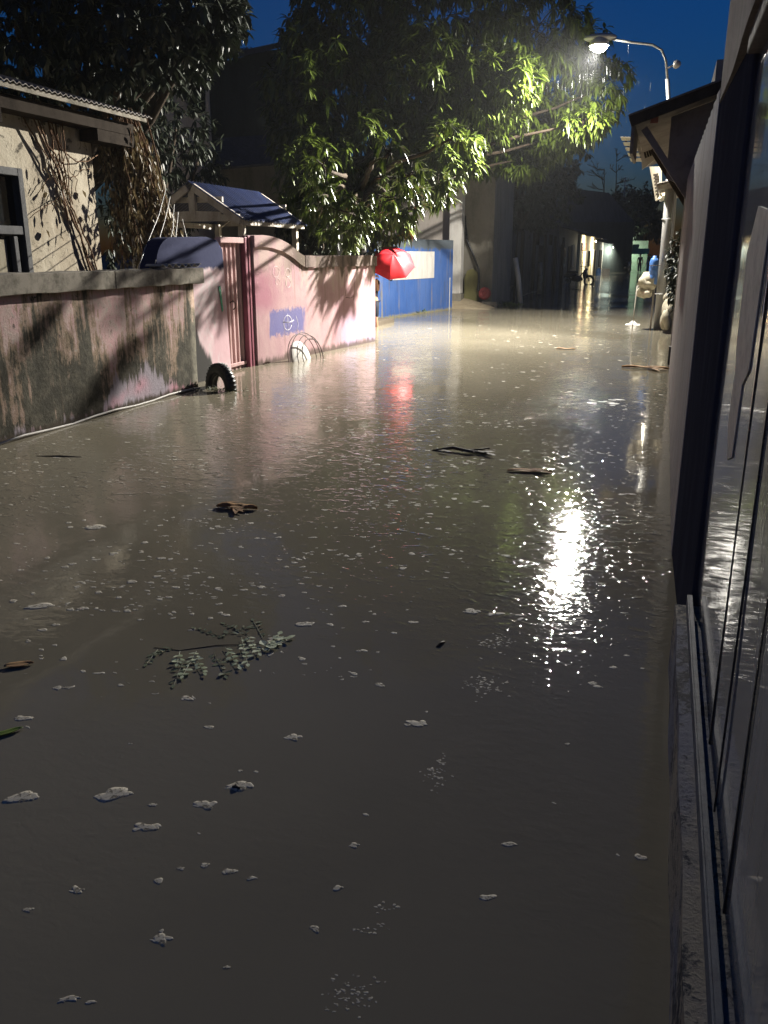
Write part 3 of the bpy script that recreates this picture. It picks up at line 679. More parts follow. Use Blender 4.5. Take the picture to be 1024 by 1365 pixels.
m = MB(); m.torus(.13, .085, Matrix.Translation((-5.72,28.95,.42)) @ Matrix.Rotation(R(80),4,'X'), 24, 10); m.lathe([(.02,-.05),(.14,-.05),(.14,.05),(.02,.05)], 18, Matrix.Translation((-5.72,28.93,.42)) @ Matrix.Rotation(R(80),4,'X')); m.build('reel', M['red_plastic'], hs, True)
m = MB(); m.box((-5.75,28.6,-.1),(-5.25,28.75,.17)); tag(m.build('stone_block', M['coping'], None, False, .02), 'low concrete block at the end of the sand bank', 'block')
m = MB(); rnd = random.Random(8)
for k in range(260):
    a = rnd.uniform(0,6.28); c_ = rnd.choice([(-5.0,29.2,0),(-5.05,29.4,.05),(-4.85,29.6,0),(-7.0,24.9,.02)]); p = Vector(c_)+Vector((rnd.gauss(0,.16),rnd.gauss(0,.2),0))
    m.leaf(p, Vector((math.cos(a),math.sin(a),rnd.uniform(.4,1.6))), rnd.uniform(.10,.26), .03, droop=.3)
tag(m.build('weeds', M['moss']), kind='stuff')

# ================================================================== PEOPLE
def skin_body(name, joints, edges, m, parent, root=0, sub=2):
    me = bpy.data.meshes.new(name); org = Vector(parent['_o']) if parent else Vector()
    me.from_pydata([tuple(Vector(j[0])-org) for j in joints], edges, []); me.update()
    o = bpy.data.objects.new(name, me); COL.objects.link(o)
    if parent: o.parent = parent
    o['_o'] = tuple(org)
    sk = o.modifiers.new('skin', 'SKIN'); sk.use_smooth_shade = True
    lay = me.skin_vertices[0] if me.skin_vertices else None
    if lay is None:
        me.attributes.new('skin', 'FLOAT', 'POINT')
    for i, j in enumerate(joints):
        lay.data[i].radius = (j[1], j[2] if len(j) > 2 else j[1]); lay.data[i].use_root = (i == root)
    sb = o.modifiers.new('sub', 'SUBSURF'); sb.levels = sub; sb.render_levels = sub
    me.materials.append(m)
    return o
def person(loc, rot, label, shirt, lower, group=None, arm_up=None, bare_legs=True, h=1.66, base=-.3, name='person'):
    root = thing('person', loc, label, 'person', group)
    k = h / 1.66; Z = lambda z: base + z * k
    q = Matrix.Translation(Vector(loc) - Vector((0,0,loc[2]))) @ Matrix.Rotation(rot,4,'Z')
    def P(x, y, z): return q @ Vector((x*k, y*k, Z(z)))
    arm = arm_up or [(.24,.02,1.12),(.27,-.05,.88),(.27,-.08,.78)]
    larm = [(-.24,.02,1.12),(-.26,-.04,.88),(-.26,-.06,.78)]
    J = [(P(0,0,.90),.13,.10),(P(0,0,1.08),.115,.09),(P(0,0,1.28),.14,.095),(P(0,0,1.38),.075,.07),(P(0,-.01,1.45),.052,.052),(P(0,-.02,1.52),.075,.085),(P(0,-.02,1.62),.062,.075),
         (P(.17,0,1.34),.055),(P(*arm[0]),.042),(P(*arm[1]),.034),(P(*arm[2]),.036),
         (P(-.17,0,1.34),.055),(P(*larm[0]),.042),(P(*larm[1]),.034),(P(*larm[2]),.036),
         (P(.09,0,.82),.085),(P(.10,-.01,.48),.058),(P(.105,.02,.26),.05),(P(.10,.02,.07),.036),(P(.11,-.13,.03),.03),
         (P(-.09,0,.82),.085),(P(-.10,-.03,.48),.058),(P(-.105,.0,.26),.05),(P(-.10,.0,.07),.036),(P(-.11,-.15,.03),.03)]
    E_ = [(0,1),(1,2),(2,3),(3,4),(4,5),(5,6),(2,7),(7,8),(8,9),(9,10),(2,11),(11,12),(12,13),(13,14),(0,15),(15,16),(16,17),(17,18),(18,19),(0,20),(20,21),(21,22),(22,23),(23,24)]
    skin_body('body', J, E_, M['skin'], root)
    # fingers and thumb, face
    for wr_, el in ((arm[2], arm[1]), (larm[2], larm[1])):
        W_ = P(*wr_); d = (W_ - P(*el)).normalized(); u = d.orthogonal().normalized(); n2 = d.cross(u)
        f = MB()
        for i, L in enumerate((.062,.072,.068,.054)):
            b_ = W_ + u*(.024-.016*i) + d*.03; f.tube([b_, b_+d*L*.5+n2*.008, b_+d*L*.85+n2*.03], [.0085,.008,.006], 6)
        b_ = W_ + u*.03; f.tube([b_, b_+u*.025+d*.02+n2*.01, b_+u*.03+d*.05+n2*.025], [.010,.009,.007], 6)
        f.build('fingers', M['skin'], root, True)
    f = MB(); f.tube([P(0,-.088,1.55),P(0,-.115,1.515),P(0,-.10,1.505)], [.008,.014,.008], 6); f.build('nose', M['skin'], root, True)
    for s_ in (-1,1):
        f = MB(); f.blob(P(s_*.078,-.015,1.53), (.012,.02,.032), 2, 8, 6, .1); f.build('ear', M['skin'], root, True)
        f = MB(); f.blob(P(s_*.031,-.088,1.555), (.012,.008,.008), 1, 8, 6, 0); f.build('eye', M['hair'], root, True)
    f = MB(); f.blob(P(0,-.092,1.475), (.022,.007,.006), 1, 8, 6, 0); f.build('mouth', M['red'], root, True)
    f = MB(); f.blob(P(0,.005,1.60), (.092,.10,.082), 4, 16, 10, .06); f.build('hair', M['hair'], root, True)
    JS = [(P(0,0,.78),.15,.115),(P(0,0,1.08),.135,.108),(P(0,0,1.27),.155,.112),(P(0,0,1.37),.085,.08),(P(.17,0,1.35),.068),(P(*[(a+b)/2 for a,b in zip((.17,0,1.34),arm[0])]),.064),(P(-.17,0,1.35),.068),(P(*[(a+b)/2 for a,b in zip((-.17,0,1.34),larm[0])]),.064)]
    skin_body('shirt', JS, [(0,1),(1,2),(2,3),(2,4),(4,5),(2,6),(6,7)], shirt, root)
    zl = .5 if bare_legs else .12
    JT = [(P(0,0,.98),.138,.108),(P(.09,0,.80),.10),(P(.10,0,zl),.075 if bare_legs else .06),(P(-.09,0,.80),.10),(P(-.10,-.02,zl),.075 if bare_legs else .06)]
    skin_body('shorts' if bare_legs else 'trousers', JT, [(0,1),(1,2),(0,3),(3,4)], lower, root)
    return root
UX = at(523,345,Y=19.6)
pl = (UX.x-.60, 19.95, -.3)
hand = Vector((UX.x-.17, 19.86, 1.24))
person(pl, R(-25), 'bare legged person in dark clothes under the red umbrella at the pink wall end', M['dark_cloth'], M['dark_cloth'], arm_up=[(.27,-.10,1.16),(.33,-.22,1.36),(.36,-.24,1.44)])

# umbrella: canopy dome of eight gores, ribs, shaft, handle
um = thing('umbrella', (UX.x,19.6,1.2), 'open red umbrella tilted towards the street at the end of the pink wall', 'umbrella')
axis = Vector((.30, -.62, .72)).normalized()
qm = Vector((0,0,1)).rotation_difference(axis).to_matrix().to_4x4()
Mu = Matrix.Translation(UX) @ qm @ Matrix.Rotation(R(12),4,'Z')
RU, HU = .55, .27
m = MB()
def gore(u, v):
    a = 2*math.pi*u; r = RU*v; k = (u*8) % 1; sag = math.sin(math.pi*k)
    r2 = r*(1 - .075*sag*v*v); z = HU*(1 - v**2.1) - HU*.45 - .022*sag*v*(1-v)*2
    return Mu @ Vector((r2*math.cos(a), r2*math.sin(a), z))
m.sheet(gore, 96, 14); m.build('canopy', M['red'], um, True)
m = MB()
for k in range(8):
    a = 2*math.pi*k/8; m.tube([Mu @ Vector((RU*v*math.cos(a), RU*v*math.sin(a), HU*(1-v**2.1)-HU*.45-.012)) for v in (.02,.3,.6,.85,1.02)], .004, 5)
m.build('ribs', M['black_metal'], um, True)
m = MB(); m.tube([Mu @ Vector((0,0,HU*.62)), Mu @ Vector((0,0,-.58))], .007, 8); m.build('shaft', M['black_metal'], um, True)
m = MB(); m.tube([Mu @ Vector((0,0,-.54)), Mu @ Vector((0,0,-.64)), Mu @ Vector((.02,0,-.68)), Mu @ Vector((.05,0,-.68)), Mu @ Vector((.065,0,-.65))], .014, 8); m.build('handle', M['dark_wood'], um, True)

# far people
for (x, Y, rot, lab, sh_, lo_) in ((853, 84, 2.8, 'dark clothed person standing on the far dry road right of the green stall', M['dark_cloth'], M['dark_cloth']),
                                  (838, 86, .4, 'person in a pale shirt beside the far motorbike at the green stall', M['white_cloth'], M['dark_cloth']),
                                  (866, 82, 3.4, 'dark clothed person on the far road just left of the lamp pole', M['dark_cloth'], M['dark_cloth'])):
    p = at(x, 352, Y=Y); person((p.x, Y, -.02), rot, lab, sh_, lo_, bare_legs=False, base=.0)

# ================================================================== DARK FENCE AND FAR STREET, LEFT SIDE
fc = thing('sheet_fence', (-5.4,36,0), 'dark patchwork fence of corrugated sheets running from the grey house to the parked motorbike', 'fence')
rnd = random.Random(21); y = 33.0; 
while y < 47:
    w = rnd.uniform(1.0, 1.9); h = rnd.uniform(2.0, 2.7); x = -5.35 + rnd.uniform(-.08,.08)
    m = MB(); m.sheet(lambda u, v: (x+.02*math.sin(u*w/.1*6.283), y+w*u*.98, -.3+(h+.3)*v), 60, 1, (-.01,0,0)); m.build('sheet', M['dark_sheet'] if rnd.random()<.6 else M['dark_wood'], fc)
    y += w
for y in (33.1, 36.2, 39.5, 43.2, 46.6):
    m = MB(); m.box((-5.25,y,-.3),(-5.13,y+.12,2.5)); m.build('post', M['dark_wood'], fc)
def pole(name, base, top, r, mat, label, cat):
    m = MB(); m.tube([base, Vector(base).lerp(Vector(top),.55)+Vector((.03,0,0)), top], [r,r,r*.95], 10); return tag(m.build(name, mat, None, True), label, cat)
pole('leaning_pole', at(694,406,Y=31.6), at(687,344,Y=31.9), .09, M['white_paint'], 'whitewashed leaning pole standing in the water in front of the dark fence', 'pole')
pole('leaning_post', at(719,392,Y=38), at(720,350,Y=38.2), .10, M['coping'], 'grey weathered post leaning beside the dark fence beyond the whitewashed pole', 'post')
m = MB(); m.tube(wander(at(696,394,Y=32), at(716,388,Y=37), 6, .02, rnd), .02, 6); tag(m.build('sagging_cable', M['coping'], None, True), 'sagging pale cable between the leaning pole and the grey post', 'cable')
def house(name, y0, y1, xf, hz, wall, roof, label, rise=.9, over=.9, openings=(), deep=6):
    t = thing(name, (xf,(y0+y1)/2,0), label, 'house')
    m = MB(); m.box((xf-.15,y0,-.3),(xf,y1,hz)); m.box((xf-deep,y0,-.3),(xf-.15,y0+.15,hz)); m.box((xf-deep,y1-.15,-.3),(xf-.15,y1,hz)); m.build('wall', wall, t)
    m = MB(); m.sheet(lambda u, v: (xf+over-(deep*.5+over)*v, y0-.4+(y1-y0+.8)*u, hz-.12+rise*v+.02*math.sin(u*(y1-y0)*25)), int((y1-y0)*12), 2, (0,0,-.06)); m.sheet(lambda u, v: (xf-deep*.5-deep*.5*v, y0-.4+(y1-y0+.8)*u, hz-.12+rise-rise*v), 4, 2, (0,0,-.06)); m.build('roof', roof, t)
    for (nm, a, b, z0, z1, mt, pr) in openings:
        m = MB(); m.box((xf+.003,a,z0),(xf+pr,b,z1)); m.build(nm, mt, t, False, .01)
    return t
house('far_house', 47.2, 57.6, -5.5, 3.05, M['dark_sheet'], M['dark_roof'], 'dark low house with a tin roof beside the parked motorbike', .8, .8,
      [('door', 52.3, 53.6, -.1, 2.1, M['dark_wood'], .04), ('curtain_panel', 54.2, 55.6, .9, 2.2, M['grey_render'], .05), ('window', 49, 50.6, 1, 2, M['glass'], .05)])
house('lit_shop', 58.0, 75.0, -5.55, 2.95, M['cream_wall'], M['dark_roof'], 'small cream shop front lit up beside the flooded street', .9, .7,
      [('pilaster', 58.1, 58.9, -.3, 2.9, M['cream_wall'], .18), ('sign_board', 60.5, 63.6, 1.9, 2.4, M['brick_red'], .10), ('door', 61, 61.8, -.3, 1.85, M['dark_wood'], .04), ('shutter', 62.2, 63.4, -.3, 1.85, M['white_paint'], .06), ('shutter', 63.8, 65.2, -.3, 1.95, M['white_paint'], .06), ('door_frame', 60.2, 60.45, -.3, 1.9, M['white_paint'], .1), ('window', 66.4, 68.2, .8, 1.9, M['glass'], .04), ('shutter', 69.2, 71.2, -.3, 2.0, M['white_paint'], .06), ('door', 72.2, 73.2, -.3, 1.95, M['dark_wood'], .05)])
house('dim_house', 75.6, 90, -5.6, 2.7, M['grey_render'], M['dark_roof'], 'dark shop house between the lit shop front and the green stall', .8, .8,
      [('doorway', 78, 81.5, -.3, 2.0, M['dark_wood'], .05), ('window', 84, 87, .8, 1.9, M['glass'], .05)])
# big hipped roof behind
hh = thing('hip_roof_house', (-12,80,0), 'broad house with a dark hipped roof rising behind the lit shop', 'house')
e0, e1, r0, r1 = at(748,296,Y=78), at(846,296,Y=86), at(770,252,Y=80), at(812,257,Y=84)
m = MB(); bk = Vector((-6,9,0)); m.add([e0,e1,r1,r0,e0+bk,e1+bk], [(0,1,2,3),(1,5,2),(5,4,3,2),(4,0,3)]); m.build('roof', M['dark_roof'], hh)
m = MB(); m.prism([Vector((e0.x,e0.y,0)),Vector((e1.x,e1.y,0)),e1,e0], bk*.9); m.build('wall', M['dark_wall'], hh)
# stall
st = thing('green_stall', (-4.6,90,0), 'small stall with pale posts and green awnings, lit in the far street', 'stall')
sc_ = at(828,338,Y=88)
for dx in (-.75,0,.75):
    m = MB(); m.box((sc_.x+dx-.05,87.9,-.1),(sc_.x+dx+.05,88.0,2.3)); m.build('post', M['white_paint'], st)
m = MB(); m.sheet(lambda u, v: (sc_.x-1+2.6*u, 87.4+1.5*v, 2.05+.45*v+.05*math.sin(u*9)), 10, 3, (0,0,.02)); m.build('awning', M['green_tarp'], st)
m = MB(); m.sheet(lambda u, v: (sc_.x+.6+2.0*u, 86.4+1.2*v, 1.65+.5*v), 6, 3, (0,0,.02)); m.build('low_awning', M['green_tarp'], st)
m = MB(); m.box((sc_.x-1,90.2,-.1),(sc_.x+2.4,90.3,2.9)); m.build('back_wall', plain('pale_green_wall', (.15,.18,.13), .7), st)
m = MB(); m.box((sc_.x-.5,88.2,2.0),(sc_.x+.3,88.26,2.05)); m.build('tube_light', M['shopglow'], st)
sl = bpy.data.lights.new('stall_light', 'POINT'); sl.energy = 330; sl.color = (.85,1,.85); sl.shadow_soft_size = .15
so = bpy.data.objects.new('stall_light', sl); COL.objects.link(so); so.location = (sc_.x+.3, 88.6, 1.85)
ll = bpy.data.lights.new('shop_light', 'AREA'); ll.energy = 230; ll.color = (1,.88,.58); ll.size = .25
sb_ = thing('eave_lamp', (-4.75,62.2,2.55), 'bare lit bulb under the eave of the cream shop', 'lamp')
m = MB(); m.blob((-4.75,62.2,2.5),(.05,.05,.06),1,12,8,0); m.build('bulb', M['dimbulb'], sb_, True)
m = MB(); m.tube([(-4.75,62.2,2.55),(-4.75,62.2,2.72)], .02, 6); m.build('holder', M['black_metal'], sb_, True)
o = bpy.data.objects.new('shop_light', ll); COL.objects.link(o); o.location = (-4.62,62.2,2.42); o.rotation_euler = (0, R(60), 0)
sb2 = thing('eave_lamp', (-4.7,83,2.3), 'bare lit bulb added under the eave of the dark shop house beside the green stall', 'lamp')  # bulb and its area light added to brighten the far street
m = MB(); m.blob((-4.75,83,2.25),(.05,.05,.06),1,12,8,0); m.build('bulb', M['dimbulb'], sb2, True)
m = MB(); m.tube([(-4.75,83,2.3),(-4.75,83,2.5)], .02, 6); m.build('holder', M['black_metal'], sb2, True)
l3 = bpy.data.lights.new('dim_house_fill', 'AREA'); l3.energy = 240; l3.color = (.95,.95,.8); l3.size = .25
o = bpy.data.objects.new('dim_house_fill', l3); COL.objects.link(o); o.location = (-4.5,83,2.1); o.rotation_euler = (0, R(60), 0)
l4 = ll.copy(); l4.energy = 200; o = bpy.data.objects.new('shop_light', l4); COL.objects.link(o); o.location = (-4.62,69.5,2.42); o.rotation_euler = (0, R(60), 0)
# blue jug and white box by the shop
def jug(loc, label, s=1):
    t = thing('water_jug', loc, label, 'jug')
    m = MB(); m.lathe([(.0,0),(.15,0),(.16,.03),(.16,.12),(.15,.14),(.16,.16),(.16,.3),(.12,.38),(.05,.42),(.05,.47),(.0,.47)], 16, Matrix.Translation(loc) @ Matrix.Scale(s,4)); m.build('bottle', M['blue_plastic'], t, True)
    m = MB(); m.lathe([(.0,.46),(.055,.46),(.055,.50),(.0,.50)], 12, Matrix.Translation(loc) @ Matrix.Scale(s,4)); m.build('cap', M['white_paint'], t)
    return t
jug(at(798,362,Y=75.3)-Vector((0,0,.3)), 'blue water jug standing at the right corner of the cream shop', 1.3)
bx = thing('white_box', at(807,360,Y=76), 'white carton box at the foot of the dark shop house', 'box')
m = MB(); p = at(808,359,Y=76); m.box((p.x-.3,75.8,-.05),(p.x+.3,76.3,.45)); m.build('carton', M['white_paint'], bx, False, .01)
m = MB(); m.box((p.x-.31,75.79,.45),(p.x+.31,76.31,.50)); m.build('lid', M['white_paint'], bx, False, .01)

# motorbike
def motorbike(loc, rot, label, s=1.0):
    t = thing('motorbike', loc, label, 'motorbike'); Q = Matrix.Translation(loc) @ Matrix.Rotation(rot,4,'Z') @ Matrix.Scale(s,4)
    for x in (-.62,.62):
        m = MB(); m.torus(.25,.05, Q @ Matrix.Translation((x,0,.30)) @ Matrix.Rotation(R(90),4,'X'), 24, 8); w = m.build('wheel', M['rubber'], t, True)
        m = MB(); m.torus(.20,.018, Q @ Matrix.Translation((x,0,.30)) @ Matrix.Rotation(R(90),4,'X'), 20, 6)
        for k in range(6):
            a = k*math.pi/3; m.tube([Q @ Vector((x,0,.3)), Q @ Vector((x+.2*math.cos(a),0,.3+.2*math.sin(a)))], .008*s, 5)
        m.build('rim', M['chrome'], w, True)
    m = MB(); m.tube([Q @ Vector(p) for p in ((.62,.07,.3),(.45,.07,.75),(.38,.05,.95))], .022, 8); m.tube([Q @ Vector(p) for p in ((.62,-.07,.3),(.45,-.07,.75),(.38,-.05,.95))], .022, 8); m.build('fork', M['chrome'], t, True)
    m = MB(); m.blob(Q @ Vector((-.05,0,.42)), (.30*s,.13*s,.16*s), 3, 14, 8, .2); m.tube([Q @ Vector(p) for p in ((-.62,.1,.3),(-.1,.1,.35),(.2,.06,.6),(.4,0,.85))], .03, 8); m.build('engine', M['black_metal'], t, True)
    m = MB(); m.blob(Q @ Vector((.36,0,.62)), (.10*s,.17*s,.25*s), 2, 14, 8, .1); m.blob(Q @ Vector((-.42,0,.60)), (.36*s,.12*s,.11*s), 2, 14, 8, .1); m.blob(Q @ Vector((.60,0,.56)), (.22*s,.06*s,.04*s), 2, 12, 6, .05); m.build('fairing', M['black_metal'], t, True)
    m = MB(); m.blob(Q @ Vector((-.30,0,.74)), (.36*s,.12*s,.06*s), 6, 14, 8, .1); m.build('seat', M['rubber'], t, True)
    m = MB(); m.tube([Q @ Vector(p) for p in ((.22,.34,1.02),(.34,.2,1.02),(.38,0,.97),(.34,-.2,1.02),(.22,-.34,1.02))], .016, 8)
    for y in (.25,-.25): m.tube([Q @ Vector((.32,y,1.02)), Q @ Vector((.34,y*1.1,1.2))], .007, 5); m.blob(Q @ Vector((.34,y*1.15,1.23)), (.015*s,.05*s,.035*s), 1, 8, 6, 0)
    m.build('handlebar', M['black_metal'], t, True)
    m = MB(); m.blob(Q @ Vector((.47,0,.88)), (.05*s,.08*s,.07*s), 2, 12, 8, 0); m.build('headlight', M['chrome'], t, True)
    return t
motorbike(Vector((-4.75,51,-.12)), R(25), 'black motorbike parked in the water against the dark low house', 1.1)
motorbike(at(838,352,Y=85)*Vector((1,1,0)) if False else Vector((at(840,352,Y=85.2).x-.3,85.2,.0)), R(-60), 'small motorbike with its rider beside it at the far green stall')

# ================================================================== TREES
def foliage(mb, c, r, nros, rnd, L=(.15,.23), w=.042, per=(7,11), shell=.35, droop=.35, out=None):
    """leaf rosettes on twig ends through an ellipsoid clump"""
    c = Vector(c); r = Vector(r)
    for _ in range(nros):
        d = Vector((rnd.gauss(0,1), rnd.gauss(0,1), rnd.gauss(0,1))).normalized()
        k = (shell + (1-shell)*rnd.random()) ** .6
        p = c + Vector((d.x*r.x, d.y*r.y, d.z*r.z)) * k
        tw = (d + Vector((0,0,-.35)) + Vector((rnd.gauss(0,.35),rnd.gauss(0,.35),rnd.gauss(0,.2)))).normalized()
        u = tw.orthogonal().normalized(); v = tw.cross(u); a0 = rnd.uniform(0,6.28); n = rnd.randint(*per)
        for i in range(n):
            a = a0 + i*2.4; e = rnd.uniform(.5,1.3)
            dd = tw*rnd.uniform(.25,.8) + (u*math.cos(a)+v*math.sin(a))*e + Vector((0,0,-.45))
            mb.leaf(p - tw*(.04*i/n*2), dd, rnd.uniform(*L), w*rnd.uniform(.8,1.2), droop=droop*rnd.uniform(.5,1.4), fold=.3)
def limb(mb, p, q, r0, r1, rnd, amp=.12, n=7):
    pts = wander(p, q, n, amp, rnd); mb.tube(pts, [r0+(r1-r0)*i/n for i in range(n+1)], 8); return pts

# mango tree over the street
rnd = random.Random(33)
mt_ = thing('mango_tree', (-8.0,23.0,0), 'big mango tree with drooping leaves lit by the street lamp above the pink wall', 'tree')
m = MB(); base = Vector((-8.35,23.6,-.1)); fork = Vector((-8.0,22.7,2.9))
limb(m, base, fork, .26, .20, rnd, .06)
clumps = []
def cl(x, y, Y, rx, ry, rz, n): clumps.append((at(x,y,Y=Y), Vector((rx,ry,rz)), n))
#   px    py   Y    radii            rosettes
cl(430, 120, 20.5, 1.5,1.5,1.5, 210); cl(425, 235, 19.5, 1.0,1.2,1.1, 170); cl(455, 300, 18.0, .6,.7,.55, 90); cl(470, 285, 15.9, .45,.55,.42, 34); cl(532, 262, 16.6, .55,.6,.5, 40); cl(425, 262, 15.4, .4,.5,.42, 26); cl(585, 250, 17.6, .4,.5,.4, 24); cl(600, 186, 15.4, .30,.3,.30, 7); cl(548, 232, 15.2, .40,.35,.35, 11); cl(430, 222, 15.0, .35,.35,.3, 10); cl(520, 204, 13.4, .25,.25,.25, 4)
cl(500, 200, 21.0, 1.4,1.6,1.4, 230); cl(510, 292, 20.0, .75,.8,.55, 90); cl(560, 110, 21.0, 1.5,.9,1.4, 250)
cl(580, 205, 20.8, 1.1,.8,.9, 190); cl(640, 155, 22.6, 1.25,.7,.9, 190); cl(640, 108, 21.3, 1.3,.6,.8, 170); cl(648, 205, 27.4, 1.0,.5,.6, 90)
cl(680, 100, 21.6, .8,.5,.7, 140); cl(722, 150, 25.2, 1.0,.7,.7, 150); cl(778, 162, 23.4, .62,.45,.34, 90); cl(745, 182, 25.4, .9,.6,.42, 100); cl(700, 212, 26.2, .9,.6,.5, 90)
cl(600, 20, 22.5, 2.2,1.8,1.3, 330); cl(470, 30, 22.0, 1.6,1.6,1.3, 300); cl(420, 60, 21.5, .9,1,1.0, 120); cl(405, 170, 21, .9,1,1.1, 130); cl(520, 90, 23.5, 1.8,1.4,1.6, 240); cl(640, 90, 24, 1.8,1.2,1.4, 220); cl(715, 40, 23.5, 1.4,1.4,1.1, 150); cl(800, 120, 25.0, 1.0,1.0,.9, 100)
cl(560, -90, 23.0, 2.6,2,1.5, 160); cl(700, -80, 24.0, 2.0,2,1.5, 110); cl(760, 70, 24.8, 1.1,1.1,1.0, 100)
lv = MB()
for c_, r_, n_ in clumps:
    foliage(lv, c_, r_, int(n_*.85), rnd, L=(.17,.38) if c_.y > 18.5 else (.13,.27), w=.088 if c_.y > 18.5 else .058)
for c_, r_, n_ in clumps:
    mid = fork.lerp(c_, .45) + Vector((0,0,.35)); limb(m, fork, mid, .11, .06, rnd, .05, 5); limb(m, mid, c_, .06, .018, rnd, .07, 6)
    for _ in range(5):
        q = c_ + Vector((rnd.uniform(-1,1)*r_.x, rnd.uniform(-1,1)*r_.y, rnd.uniform(-1,1)*r_.z))*.75; limb(m, c_, q, .018, .006, rnd, .04, 4)
limb(m, Vector((-8.1,22.9,2.3)), at(596,262,Y=22), .11, .05, rnd, .05)
m.build('trunk', M['bark'], mt_, True); lv.build('crown', M['mango'], mt_)
print('mango faces', len(lv.f))

def tree(name, base, crown, label, lmat, rnd, L=(.12,.2), w=.07, r0=.18, group='dark trees'):
    t = thing(name, base, label, 'tree', group)
    m = MB(); lv = MB(); b = Vector(base); f = b + (Vector(crown[0][0]) - b)*.45; f.x = b.x + (f.x-b.x)*.5; f.y = b.y + (f.y-b.y)*.5
    limb(m, b, f, r0, r0*.7, rnd, .06)
    for c_, r_, n_ in crown:
        limb(m, f, c_, r0*.5, .03, rnd, .1); foliage(lv, c_, r_, n_, rnd, L=L, w=w, per=(5,8), droop=.2, shell=.2)
    m.build('trunk', M['bark'], t, True); lv.build('crown', lmat, t); return t
# big tree at upper left, over the house
rnd = random.Random(12)
C_ = []
for (x, y, Y, r, n) in ((20,30,13,1.6,190),(110,20,13.5,1.6,190),(200,30,14,1.5,180),(262,18,14.5,1.0,120),(70,90,14.5,1.2,110),(160,85,15,1.1,110),(225,70,15.5,.9,80),(285,30,15,.7,70),(60,-60,14,1.9,120),(190,-60,14.5,1.7,110),(302,8,15.5,.5,30),(255,75,16,.5,40)):
    C_.append((at(x,y,Y=Y), Vector((r,r,r*.75)), n))
tree('shade_tree', (-12.5,16.5,0), C_, 'large dark broadleaved tree rising over the cream house roof', M['darkleaf'], rnd, (.16,.26), .11, .3, None)
# shrubs behind the vines and around the kiosk
C_ = [(at(x,y,Y=Y), Vector((r,r,r*s)), n) for (x,y,Y,r,s,n) in ((185,200,16,.9,1.2,90),(235,165,17,.9,.9,90),(215,240,17.5,1.1,1.2,110),(265,215,18,.7,1.1,60),(150,150,15,.6,.8,50),(170,290,16,.9,1.2,70))]
tree('shrub', (at(215,300,Y=17).x,17,0), C_, 'dark tall shrub between the hanging vines and the kiosk', M['darkleaf'], random.Random(3), (.14,.24), .07, .08, None)
C_ = [(at(x,y,Y=Y), Vector((r,r,r)), n) for (x,y,Y,r,n) in ((430,320,18.5,.5,40),(480,328,19.5,.5,40),(395,300,20.5,.6,40))]
tree('bush', (at(440,330,Y=19).x,19,0), C_, 'dark low bush just behind the mural wall under the mango leaves', M['darkleaf'], random.Random(4), (.14,.22), .06, .06, None)
# palm-like fronds against the sky
fr = thing('palm', (at(335,75,Y=27).x,27,0), 'small palm top against the dusk sky beside the dark building', 'palm')
pc = at(333,72,Y=32); m = MB(); m.tube([(pc.x,32,0),(pc.x+.1,32,pc.z*.6),pc],[.16,.13,.1],8); m.build('trunk', M['bark'], fr, True)
m = MB(); rnd = random.Random(2)
for k in range(13):
    a = k*2.4; L = rnd.uniform(.9,1.3)
    for i in range(22):
        t_ = i/21; p = pc + Vector((math.cos(a)*L*t_, math.sin(a)*L*t_, .75*t_-.95*t_*t_))
        for s_ in (-1,1): m.leaf(p, Vector((math.cos(a)*.5-s_*math.sin(a), math.sin(a)*.5+s_*math.cos(a), -.3)), .34*(1-.5*t_), .045, droop=.3)
m.build('fronds', M['darkleaf'], fr)
# trees behind the dark fence and far trees
def far_tree(pts, Y, label, seed, L=(.2,.34), w=.14):
    rr = random.Random(seed); C_ = [(at(x,y,Y=Y+rr.uniform(-1.5,1.5)), Vector((r,r,r*.8)), n) for (x,y,r,n) in pts]
    tree('tree', (C_[0][0].x, C_[0][0].y, -.2), C_, label, M['farleaf'], rr, L, w, .2)
far_tree(((672,215,1.5,150),(690,255,1.4,130),(660,280,1.0,80)), 36, 'dark tree over the sheet fence right of the grey house wall', 41)
far_tree(((722,235,1.7,170),(735,265,1.5,130),(705,285,1.3,100),(748,232,1.0,60)), 42, 'dark rounded tree over the far end of the sheet fence', 42)
far_tree(((700,178,1.7,140),(745,190,1.2,80),(675,190,1.3,90)), 34, 'tall dim tree behind the mango tree', 46)
far_tree(((800,300,1.8,110),(822,292,1.6,90),(842,300,1.8,110)), 92, 'dark low tree over the green stall', 43, (.35,.55), .25)
far_tree(((850,285,2.4,150),(866,300,2.2,120),(858,262,1.6,70)), 96, 'dark tree at the far end of the street left of the lamp pole', 44, (.35,.55), .25)
far_tree(((835,262,1.7,60),(822,268,1.3,40)), 104, 'distant tree beside the thin mast', 45, (.35,.55), .25)
